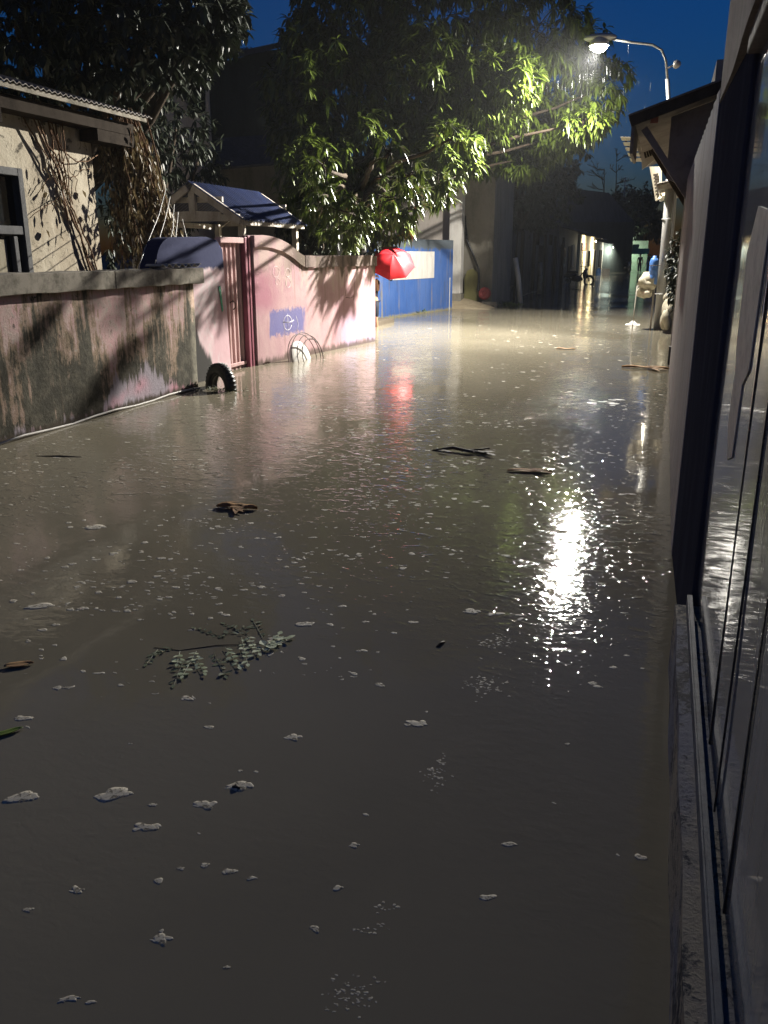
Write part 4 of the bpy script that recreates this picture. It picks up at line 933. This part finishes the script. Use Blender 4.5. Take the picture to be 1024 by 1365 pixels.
def bare_tree(x, ytop, Y, label, seed):
    rr = random.Random(seed); b = at(x, 330, Y=Y); b.z = 0; top = at(x, ytop, Y=Y); t = thing('bare_tree', b, label, 'tree', 'bare trees')
    m = MB(); pts = limb(m, b, top, .16, .03, rr, .1, 10)
    def br(p, d, L, r, dep):
        q = p + d*L; m.tube([p, p.lerp(q,.5)+Vector((rr.gauss(0,.06),0,rr.gauss(0,.06)))*L, q], [r, r*.8, r*.55], 5)
        if dep:
            for _ in range(4):
                br(p.lerp(q, rr.uniform(.35,1)), (d+Vector((rr.gauss(0,.6),rr.gauss(0,.4),rr.gauss(.15,.4)))).normalized(), L*rr.uniform(.4,.65), r*.6, dep-1)
    for k in range(4,11):
        for _ in range(2): br(pts[k], Vector((rr.gauss(0,1),rr.gauss(0,.6),rr.uniform(.1,.8))).normalized(), rr.uniform(.8,1.6), .05, 2)
    m.build('trunk', M['bark'], t, True)
bare_tree(806, 226, 96, 'bare spindly tree behind the hipped roof', 5); bare_tree(822, 215, 100, 'taller bare spindly tree between the hipped roof and the mast', 6)
ms = thing('mast', (at(834,300,Y=98).x,98,0), 'thin far mast with cross bars beyond the hipped roof', 'mast')
q = at(834,236,Y=98); m = MB(); m.tube([(q.x,98,0),q], .05, 6); m.build('pole', M['steel'], ms)
m = MB()
for dz in (0.1,.8,1.5,2.3): m.bar((q.x-.35,98,q.z-dz),(q.x+.35,98,q.z-dz), .05,.05)
m.build('cross_bars', M['steel'], ms)

# ================================================================== RIGHT: NEAR HOUSE WALL, GATE, FENCE
nh = thing('near_house', (.3,3,0), 'near plastered house front with a dark jamb and lintel round the glossy gate', 'house')
GX = .24
m = MB(); m.sheet(lambda u, v: (.186+.004*math.sin(u*17+v*5), .3+4.7*u, 2.43+2.2*v), 50, 20, (.25,0,0)); m.build('upper_wall', M['near_wall'], nh)
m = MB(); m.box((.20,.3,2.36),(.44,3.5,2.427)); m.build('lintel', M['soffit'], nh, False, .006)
m = MB(); m.prism([(.222,3.5,-.3),(.30,3.5,-.3),(.30,5.0,-.3),(.183,5.0,-.3)], (0,0,2.728)); m.build('jamb', M['navy'], nh, False, .01)
m = MB(); m.sheet(lambda u, v: (.162+.003*math.sin(u*29), .3+3.19*u, -.4+.70*v), 40, 6, (.12,0,0)); m.build('sill', M['sill'], nh, False)
m = MB(); m.box((.203,.3,.295),(.209,3.48,.352)); m.box((.209,.3,.345),(.224,3.48,.352)); m.build('bottom_rail', M['rail'], nh, False, .0015)
m = MB(); m.box((.30,.3,2.6),(3.5,4.9,2.7)); m.build('floor_slab', M['soffit'], nh)
gt = thing('glossy_gate', (GX,2.4,.36), 'glossy grey painted steel gate in three leaves mirroring the flooded street', 'gate')
for (y0, y1) in ((.5,1.62),(1.635,2.30),(2.315,3.49)):
    m = MB(); m.sheet(lambda u, v: (GX+.0016*math.sin(u*3.3+v*4)+.0012*math.sin(v*9+u*2), y0+(y1-y0)*u, .36+1.99*v), 24, 40, (.02,0,0)); m.build('leaf', M['gate_gloss'], gt, True)
m = MB()
for y in (1.627, 2.307): m.box((GX-.004,y-.006,.36),(GX+.008,y+.006,2.35))
m.box((GX-.006,1.98,.36),(GX-.001,1.99,2.35)); m.build('joint_strip', M['black_metal'], gt)
m = MB(); m.prism([(GX-.0045,y,z) for y, z in ((2.42,1.80),(2.78,1.83),(2.98,1.70),(2.96,1.42),(2.90,1.36),(2.92,1.18),(2.80,1.08),(2.66,1.12),(2.62,1.34),(2.48,1.40))], (.003,0,0)); m.build('patch_plate', weather('pale_patch_plate', (.60,.55,.46), (.40,.36,.30), .5, 9, False, .4, .3), gt)

sf = thing('side_fence', (.2,9,0), 'tall pale weathered sheet fence running from the gate jamb towards the lamp post', 'fence')
m = MB()
def sfn(u, v):
    y = 5.0 + 9.0*u; zt = 2.50 + .24*u; return (.178+.0025*math.sin(y*2*math.pi/.38), y, -.4+(zt+.4)*v)
m.sheet(sfn, 180, 6, (.008,0,0)); m.build('sheet', M['sheet_fence'], sf, True)
m = MB(); m.box((.165,13.9,-.4),(.235,14.0,2.76)); m.build('end_post', M['timber'], sf, False, .004)
for y in (6.5,8.8,11.2):
    m = MB(); m.box((.19,y,-.4),(.26,y+.07,2.45)); m.build('post', M['dark_wood'], sf)
m = MB(); m.box((.14,13.0,.16),(.17,13.12,.42)); m.build('hinge', M['black_metal'], sf)

# roofed house beyond the fence
rh = thing('eave_house', (1.2,17,0), 'house with a broad dark eave projecting over the street beyond the pale fence', 'house')
ea, rb = at(838,153,Y=13.4), at(960,106,Y=13.4)
dx, dz = rb.x-ea.x, rb.z-ea.z; sl_ = dz/dx
def roofpt(x, y, o=0): return Vector((x, y, ea.z + (x-ea.x)*sl_ + o))
m = MB(); m.sheet(lambda u, v: roofpt(ea.x+3.4*u, 13.4+6.8*v, .012*math.sin(v*6.8*42)), 8, 300, (0,0,-.02)); m.build('roof', M['rust_roof'], rh)
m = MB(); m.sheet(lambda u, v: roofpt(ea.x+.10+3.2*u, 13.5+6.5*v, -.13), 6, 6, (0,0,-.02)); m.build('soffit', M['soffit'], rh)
m = MB(); m.bar(roofpt(ea.x+.03,13.44,-.09), roofpt(ea.x+3.3,13.44,-.09), .03, .14); m.build('barge_board', M['dark_wood'], rh)
m = MB(); m.box((ea.x+.05,13.46,ea.z-.50),(ea.x+.09,14.9,ea.z-.02)); m.build('eave_fascia', M['soffit'], rh)
m = MB(); m.bar((ea.x+.22,13.6,ea.z-.16),(.22,13.62,ea.z-1.10), .07, .09); m.build('brace', M['soffit'], rh)
m = MB(); m.bar((ea.x+.3,16.5,ea.z-.12),(.3,16.5,ea.z-1.1), .1,.14); m.build('brace', M['dark_wood'], rh)
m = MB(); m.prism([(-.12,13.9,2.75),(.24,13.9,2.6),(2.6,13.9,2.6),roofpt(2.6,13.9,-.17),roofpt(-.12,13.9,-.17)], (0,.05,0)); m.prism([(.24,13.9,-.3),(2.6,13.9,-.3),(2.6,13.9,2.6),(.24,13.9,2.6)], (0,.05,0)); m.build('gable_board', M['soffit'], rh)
m = MB(); m.box((.42,14.0,-.3),(.56,19.6,4.3)); m.build('wall', M['grey_render'], rh)
m = MB(); a_ = at(872,163,Y=13.7); m.box((a_.x-.045,13.52,a_.z-.03),(a_.x+.06,13.56,a_.z+.05)); m.build('red_offcut', M['brick_red'], rh)
# slatted awning and louvred hood further along
aw = thing('slatted_awning', (-1.0,18.5,3.5), 'pale slatted awning hanging out over the street beyond the dark eave', 'awning')
w0, w1, w2, w3 = at(827,182,Y=20.6), at(846,182,Y=18.4), at(856,217,Y=18.4), at(842,217,Y=20.6)
m = MB()
for i in range(5):
    t0, t1 = i/5+.015, (i+1)/5-.045
    p = [w0.lerp(w3,t0), w1.lerp(w2,t0), w1.lerp(w2,t1), w0.lerp(w3,t1)]; m.prism(p, (.03,0,.0))
m.build('slats', M['louvre'], aw)
m = MB()
for t_ in (.12,.88): m.bar(w0.lerp(w1,t_)+Vector((.045,0,0)), w3.lerp(w2,t_)+Vector((.045,0,0)), .03,.03)
m.build('frame', M['dark_wood'], aw)
lh_ = thing('louvred_hood', (-.5,17.5,3.2), 'cream boxed hood with two louvred openings under the dark eave', 'hood')
v0, v1, v2, v3 = at(854,190,Y=17.2), at(868,182,Y=17.2), at(884,207,Y=17.2), at(856,226,Y=17.2)
m = MB(); m.prism([v0, v1, v2, at(873,213,Y=17.2), v3], (0,.06,0)); m.build('panel', M['louvre'], lh_)
for (a, b, c, d) in (((857,189),(868,184),(874,192),(858,199)),((858,202),(875,195),(879,203),(860,211))):
    pp = [at(*k, Y=17.2)-Vector((0,.004,0)) for k in (a,b,c,d)]
    m = MB(); m.prism(pp, (0,.003,0)); v_ = m.build('louvre', M['dark_wood'], lh_)
    m = MB()
    for i in range(1,6):
        m.bar(pp[0].lerp(pp[1],i/6)-Vector((0,.008,0)), pp[3].lerp(pp[2],i/6)-Vector((0,.008,0)), .010,.008)
    m.build('slat', M['louvre'], v_)
# second awning beside the pole and the small lit lamp under it
a2 = thing('side_awning', (-.3,23.5,3.2), 'narrow pale louvred awning panel left of the lamp pole', 'awning')
g = [at(866,222,Y=24), at(880,222,Y=22.2), at(880,262,Y=22.2), at(874,268,Y=24)]
m = MB(); m.prism(g, (.04,0,0)); m.build('panel', M['louvre'], a2)
m = MB()
for i in range(7):
    t0 = .25+i*.1; p_, q_ = g[0].lerp(g[3],t0), g[1].lerp(g[2],t0); m.bar(p_.lerp(q_,.35)-Vector((.012,0,0)), p_.lerp(q_,.85)-Vector((.012,0,0)), .012,.05)
m.build('slats', M['dark_wood'], a2)
h2 = thing('porch_roof_house', (1,22.5,0), 'house with a ribbed porch roof behind the lamp post', 'house')
m = MB(); m.sheet(lambda u, v: (-.35+1.8*v, 20.5+5*u, 3.15+.35*v+.02*math.sin(u*5*30)), 140, 2, (0,0,-.02)); m.build('porch_roof', M['rust_roof'], h2)
m = MB()
for y in (20.8,21.9,23,24.1,25.2): m.bar((-.33,y,3.08),(.6,y,3.25), .05,.10)
m.build('rafters', M['timber'], h2)
m = MB(); m.box((.6,20.4,-.3),(.75,26,3.9)); m.build('wall', M['grey_render'], h2)
l2 = thing('porch_lamp', at(890,270,Y=22.6), 'small bright lit bulb under the porch roof right of the lamp post', 'lamp')
q = at(890,270,Y=22.6); m = MB(); m.blob(q, (.07,.07,.08), 2, 12, 8, 0); m.build('bulb', M['bulbglow'], l2, True)
m = MB(); m.tube([q+Vector((0,0,.06)), q+Vector((0,0,.2)), q+Vector((.25,0,.3))], .018, 6); m.build('holder', M['black_metal'], l2, True)
pd = bpy.data.lights.new('porch_light', 'POINT'); pd.energy = 55; pd.color = (1,.92,.72); pd.shadow_soft_size = .08
o = bpy.data.objects.new('porch_light', pd); COL.objects.link(o); o.location = q - Vector((.02,0,.16))
# plants, sacks, jug, bundle at the post
tree('plant', (.30,20.2,0), [(Vector((.26,20.2,1.45)),Vector((.28,.5,.8)),90),(Vector((.30,19.6,1.0)),Vector((.22,.4,.5)),50)], 'dark leafy plant between the lamp post and the pale fence', M['darkleaf'], random.Random(9), (.10,.17), .07, .03, None)
sk = thing('sack_pile', (.2,20.4,0), 'pale sacks slumped over a low concrete block beside the lamp post', 'sacks')
m = MB(); m.box((.05,20.3,-.4),(.62,21.1,.33)); m.build('block', M['grey_render'], sk, False, .02)
for i, (x, y, z, rx, rz) in enumerate(((.16,20.45,.50,.17,.25),(.36,20.55,.62,.2,.22),(.22,20.7,.78,.20,.16),(.10,20.3,.30,.12,.22))):
    m = MB(); m.blob((x,y,z), (rx,.24,rz), 20+i, 24, 16, .3); m.build('sack', M['sack'], sk, True)
j = thing('blue_drum', at(872,360,Y=21), 'blue plastic container tied to the left side of the lamp post', 'container')
c_ = at(872.5,361,Y=21.1); m = MB(); m.lathe([(.0,-.32),(.085,-.31),(.10,-.28),(.10,-.1),(.093,-.08),(.10,-.06),(.10,.2),(.075,.27),(.04,.29),(.04,.33),(.0,.33)], 18, Matrix.Translation((c_.x-.02,c_.y,c_.z))); m.build('body', M['blue_plastic'], j, True)
m = MB(); m.torus(.115, .008, Matrix.Translation((c_.x,c_.y,c_.z+.12)), 20, 6); m.build('tie', M['wire'], j, True)
bu = thing('tarp_bundle', at(862,385,Y=21), 'grey white tarpaulin bundle propped on a stick left of the lamp post', 'bundle')
m = MB(); c_ = at(862,378,Y=21.2); m.blob(c_, (.20,.25,.16), 31, 24, 16, .35); m.blob(c_+Vector((-.02,0,-.20)), (.19,.22,.12), 33, 24, 16, .4); m.prism([c_+Vector(p) for p in ((-.22,-.2,-.02),(.16,-.25,-.02),(.17,-.15,.28),(-.08,-.12,.26))], (0,.03,0)); m.build('tarpaulin', M['sack'], bu, True)
m = MB(); m.tube([(c_.x-.2,c_.y-.1,c_.z-.05),(c_.x-.24,c_.y-.12,-.3)], .012, 6); m.tube([(c_.x-.2,c_.y-.1,c_.z-.05),(c_.x+.2,c_.y-.1,c_.z-.1)], .012, 6); m.tube([(c_.x+.18,c_.y,c_.z-.05),(c_.x+.17,c_.y,-.3)], .02, 6); m.build('stick', M['timber'], bu, True)

# ================================================================== FLOATING THINGS
rnd = random.Random(77)
def flake(mb, x, y, r, rnd, asp=None, rot=None, h=.004, holes=False):
    n = rnd.randint(18, 24); asp = asp or rnd.uniform(.35,.95); rot = rnd.uniform(-.5,.5) if rot is None else rot
    ph = [rnd.uniform(0,6.28) for _ in range(3)]; bend = rnd.uniform(-.35,.35)
    ring = []; ring2 = []
    for i in range(n):
        a = 2*math.pi*i/n; k = r*(1+.22*math.sin(2*a+ph[0])+.13*math.sin(3*a+ph[1])+.06*math.sin(5*a+ph[2]))
        for lst, f in ((ring,1),(ring2,.62)):
            u = k*f*math.cos(a); v = k*f*asp*math.sin(a) + bend*u*u/r
            lst.append((x+u*math.cos(rot)-v*math.sin(rot), y+u*math.sin(rot)+v*math.cos(rot)))
    vs_ = [(px,py,-.001) for px,py in ring] + [(px,py,h*.10) for px,py in ring] + [(px,py,h*.16) for px,py in ring2] + [(x,y+bend*0,h*.17)]
    fs = []
    for i in range(n):
        j = (i+1)%n; fs += [(i,j,n+j,n+i),(n+i,n+j,2*n+j,2*n+i),(2*n+i,2*n+j,3*n)]
    mb.add(vs_, fs)
fm = MB()
def inwater(x, y): return x < .12 and x > (-5.68 if y < 10 else -5.5 - .0*(y)) and y > 1.0
k = 0
while k < 1500:
    u = rnd.random(); y = 1.5*math.exp(u*2.65); x = rnd.uniform(-5.6, .1) * (1 if rnd.random()<.75 else .6)
    dens = .25 + .75*(.5+.5*math.sin(x*1.7+1.3*math.sin(y*.9)))*(.5+.5*math.sin(y*1.3+x)) 
    if y < 3.2: dens *= .12
    if x > -1.0 and y < 6: dens *= .35
    if y > 10.5: dens *= .3
    if not inwater(x, y) or rnd.random() > dens: continue
    r = rnd.choice((.006,.008,.010,.013,.017,.023)) * (.85 + .045*y)
    flake(fm, x, y, r, rnd, h=.003, rot=rnd.uniform(-.4,.4)); k += 1
for (x, y, n, sx, sy) in ((662,858,50,30,12),(645,915,60,32,14),(580,1030,45,22,22),(470,1325,60,40,26),(495,1240,16,26,8),(520,1210,12,25,10)):  # pale fleck clusters standing in for glints on the water
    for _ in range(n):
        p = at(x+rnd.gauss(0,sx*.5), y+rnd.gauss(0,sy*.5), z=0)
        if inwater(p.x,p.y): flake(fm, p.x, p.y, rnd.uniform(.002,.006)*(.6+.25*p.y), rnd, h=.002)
for _ in range(60):                                        # short drifts where the current gathers the froth
    x0 = rnd.uniform(-5.2, -.3); y0 = 2.6*math.exp(rnd.random()*1.35); a = rnd.gauss(.1, .35); L = rnd.uniform(.15, .7)
    for _ in range(rnd.randint(5, 16)):
        u = rnd.gauss(0, .4)*L; v = rnd.gauss(0, .035+.006*y0); x = x0+u*math.cos(a)-v*math.sin(a); y = y0+u*math.sin(a)+v*math.cos(a)
        if inwater(x, y) and x < .05: flake(fm, x, y, rnd.choice((.004,.006,.009,.013,.02))*(.8+.05*y0), rnd, h=.003, rot=a+rnd.gauss(0,.4))
big = [(28,1063,20),(150,1060,24),(195,1103,18),(272,1073,15),(318,1048,18),(390,983,12),(250,931,10),(305,1162,10),(335,1171,7),(102,1187,10),(214,1252,14),(92,1331,12),(121,1336,7),(37,1213,7),(553,965,15),(628,815,12),(405,832,12),(30,958,12),(125,703,15),(52,808,17),(77,917,8),(450,1184,7),(472,1127,7),(365,856,16),(203,1073,6),(240,1158,5),(302,1290,5)]
named = {(28,1063): 'slug shaped foam clump, leftmost of the foam drifting on the near water',
         (150,1060): 'curved foam clump with a small tail, right of the leftmost slug shaped one',
         (195,1103): 'ragged foam clump just below the curved one with a tail',
         (272,1073): 'flat foam patch just below the foam clump holding dark debris',
         (318,1048): 'foam clump wrapped round a dark bit of debris',
         (390,983): 'oval foam clump below and right of the half sunken branch',
         (214,1252): 'dim foam clump, lowest of the larger ones on the dark near water'}
for (x, y, r) in big:
    p = at(x, y, z=0); q = at(x+r, y, z=0); rr = abs(q.x-p.x) / math.cos(YAW)*.85
    m = MB() if (x, y) in named else fm
    flake(m, p.x, p.y, rr, rnd, asp=rnd.uniform(.5,.85), h=.006); flake(m, p.x+rr*.75, p.y+rr*.4, rr*.5, rnd, h=.005); flake(m, p.x-rr*.6, p.y-rr*.45, rr*.4, rnd, h=.005)
    if m is not fm: 
        fo = tag(m.build('foam_clump', M['foam'], None, True), named[(x, y)], 'foam', 'foam clumps on the near water')
        if x == 318:
            fo['_o'] = tuple(fo.location); d = MB(); d.blob((p.x-.004,p.y-.01,.004),(.014,.008,.006),3,10,6,.4); d.build('dark_debris', M['stick'], fo, True)
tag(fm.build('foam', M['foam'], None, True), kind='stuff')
def leafmesh(name, x, y, L, w, rot, mat, label, curl=.2, cat='leaf', multi=0):
    p = at(x, y, z=.006); m = MB(); n = 10
    def fn(u, v):
        s_ = (u-.5)*L; k = (v-.5)*w*max(.04, math.sin(math.pi*min(1,u*.92+.06)))**.8
        zz = .006 + curl*.1*L*(abs(v-.5)*2)**1.6*(1+.5*math.sin(u*9)) + .01*math.sin(u*math.pi)*L
        return (p.x + s_*math.cos(rot) - k*math.sin(rot), p.y + s_*math.sin(rot) + k*math.cos(rot), zz)
    m.sheet(fn, n, 6, (0,0,-.002))
    for i in range(multi):
        a = rot + (i-multi/2)*.5; m.leaf(Vector((p.x-.04*i, p.y+.03*math.sin(i*3), .012)), Vector((math.cos(a),math.sin(a),.12)), L*.6, w*.5, droop=.1)
    return tag(m.build(name, mat, None, True), label, cat)
leafmesh('floating_leaf', 316,677,.30,.10,.1, M['brownleaf'], 'curled brown dead leaf cluster floating in the middle of the street', .5, multi=5)
leafmesh('floating_leaf', 25,886,.12,.05,.6, M['brownleaf'], 'dark brown leaf floating left of the half sunken branch', .3)
leafmesh('floating_leaf', 10,976,.11,.032,.95, M['greenleaf'], 'yellow green leaf floating beside a small foam flake, nearest of the leaves', .2)
leafmesh('floating_leaf', 862,491,.75,.14,-.1, M['brownleaf'], 'yellowish fallen leaf spray floating near the foot of the pale fence', .3, multi=4)
leafmesh('floating_leaf', 754,465,.35,.10,.0, M['brownleaf'], 'small ochre leaf floating far off in the middle of the street', .3)
leafmesh('floating_leaf', 706,628,.36,.10,.2, M['brownleaf'], 'dull orange leaf left of the lamp reflection', .2, multi=2)
m = MB(); p = at(617,602,z=.01); m.tube([(p.x-.28,p.y,.0),(p.x-.1,p.y+.04,.03),(p.x+.08,p.y-.02,.02),(p.x+.28,p.y+.03,.0)], [.008,.016,.014,.006], 8); m.tube([(p.x+.05,p.y,.02),(p.x+.22,p.y+.1,.035)], .010, 6)
for k in range(8): m.leaf(Vector((p.x+rnd.uniform(-.3,.2),p.y+rnd.uniform(-.06,.06),.015)), Vector((1,rnd.uniform(-.6,.6),.15)), .14, .05, droop=.1)
tag(m.build('drift_stick', M['stick'], None, True), 'dark twisted stick with wet leaves floating in mid street', 'stick')
m = MB(); p = at(80,607,z=.01); m.tube([(p.x-.20,p.y-.05,-.004),(p.x,p.y,.004),(p.x+.20,p.y+.04,-.004)], .008, 6); tag(m.build('drift_stick', M['stick'], None, True), 'thin dark stick floating near the streaked wall', 'stick')
m = MB(); p = at(588,858,z=.004); m.tube([(p.x-.01,p.y-.03,.0),(p.x,p.y,.008),(p.x+.008,p.y+.03,.0)], .006, 6); tag(m.build('twig', M['stick'], None, True), 'tiny dark twig standing out among white glints', 'twig')
m = MB(); p = at(808,535,z=0); 
for k in range(9): flake(m, p.x+rnd.gauss(0,.10), p.y+rnd.gauss(0,.12), rnd.uniform(.02,.06), rnd, h=.02)
tag(m.build('plastic_scrap', M['white_paint']), 'crumpled white plastic scrap floating far ahead of the lamp reflection', 'scrap')
m = MB(); p = at(845,433,z=0); m.sheet(lambda u, v: (p.x-.2+.35*u, p.y-.25+.5*v, .01+.10*math.exp(-((u-.5)**2+(v-.5)**2)*18)), 10, 10, (0,0,-.006)); tag(m.build('plastic_bag', M['white_paint'], None, True), 'pale plastic bag floating left of the lamp post foot', 'bag')
# half sunken leafy branch
fb = thing('floating_branch', at(290,868,z=0), 'half sunken leafy branch with pale compound leaflets', 'branch')
bx0 = [at(x,y,z=z) for x,y,z in ((205,863,.002),(240,867,.001),(290,860,.002),(340,858,.004),(385,850,.004))]
m = MB(); m.tube(bx0, [.001,.0016,.0016,.0014,.001], 6)
m.build('stem', M['stick'], fb, True)
def sprig(x0, y0, x1, y1, n, sunk, z, L, w):
    mb = MB(); a = at(x0,y0,z=z); b = at(x1,y1,z=z); d = (b-a).normalized(); sd = Vector((-d.y,d.x,0))
    mb.tube([a, b], .0011, 5)
    for i in range(n):
        q = a.lerp(b, (i+.5)/n)
        for s_ in (-1,1):
            
            if rnd.random() < .1: continue
            mb.leaf(q+Vector((rnd.gauss(0,.002),rnd.gauss(0,.002),rnd.uniform(-.003,.004))), d*rnd.uniform(.1,1.1)+sd*s_*rnd.uniform(.5,1.2)+Vector((0,0,rnd.uniform(-.12,.14))), L*rnd.uniform(.45,1.2), w*rnd.uniform(.7,1.5), droop=rnd.uniform(-.1,.15), fold=rnd.uniform(-.1,.25))
    mb.leaf(b, d, L, w, droop=.0, fold=.06)
    mb.build('sunken_sprig' if sunk else 'leaf_sprig', M['sprig_sunk'] if sunk else M['sprig'], fb)
for s_ in ((262,868,244,900,6),(258,872,272,896,5),(240,868,236,884,4)): sprig(*s_, False, .009, .034, .016)
for s_ in ((322,850,330,884,6),(300,862,318,888,5),(330,848,345,870,5)): sprig(*s_, False, .009, .036, .018)
for s_ in ((350,862,384,850,5),(358,868,372,846,5)): sprig(*s_, False, .010, .042, .026)
for s_ in ((300,850,262,838,5),(330,846,300,832,5),(350,850,338,828,4),(210,866,196,884,4),(245,880,232,912,6),(285,870,300,900,5),(230,864,205,872,4),(300,846,330,836,5)): sprig(*s_, True, .003, .036, .016)

# ================================================================== RAIN near the lamp
m = MB(); rnd = random.Random(99)
for k in range(130):
    p = Vector((LX+rnd.gauss(.1,.6), LY+rnd.gauss(-.5,.7), LZ-.4-abs(rnd.gauss(.1,.7))))
    l_ = rnd.uniform(.10,.22); m.tube([p, p+Vector((.006,0,-l_*.6)), p+Vector((.01,0,-l_))], [.0005,.0016,.0008], 5)
tag(m.build('rain', M['rain']), kind='stuff')
# ================================================================== WET AIR
hv_ = bpy.data.materials.new('wet_air'); hv_.use_nodes = True; ht = hv_.node_tree; ht.nodes.clear()
ho = ht.nodes.new('ShaderNodeOutputMaterial'); pv = ht.nodes.new('ShaderNodeVolumePrincipled')
pv.inputs['Color'].default_value = (.85, .88, .92, 1); pv.inputs['Density'].default_value = .00032; pv.inputs['Anisotropy'].default_value = .45
ht.links.new(pv.outputs[0], ho.inputs['Volume'])
m = MB(); m.box((-60,-30,-1.5),(40,130,16)); tag(m.build('haze', hv_), kind='stuff')
for o in bpy.data.objects:
    if '_o' in o: del o['_o']
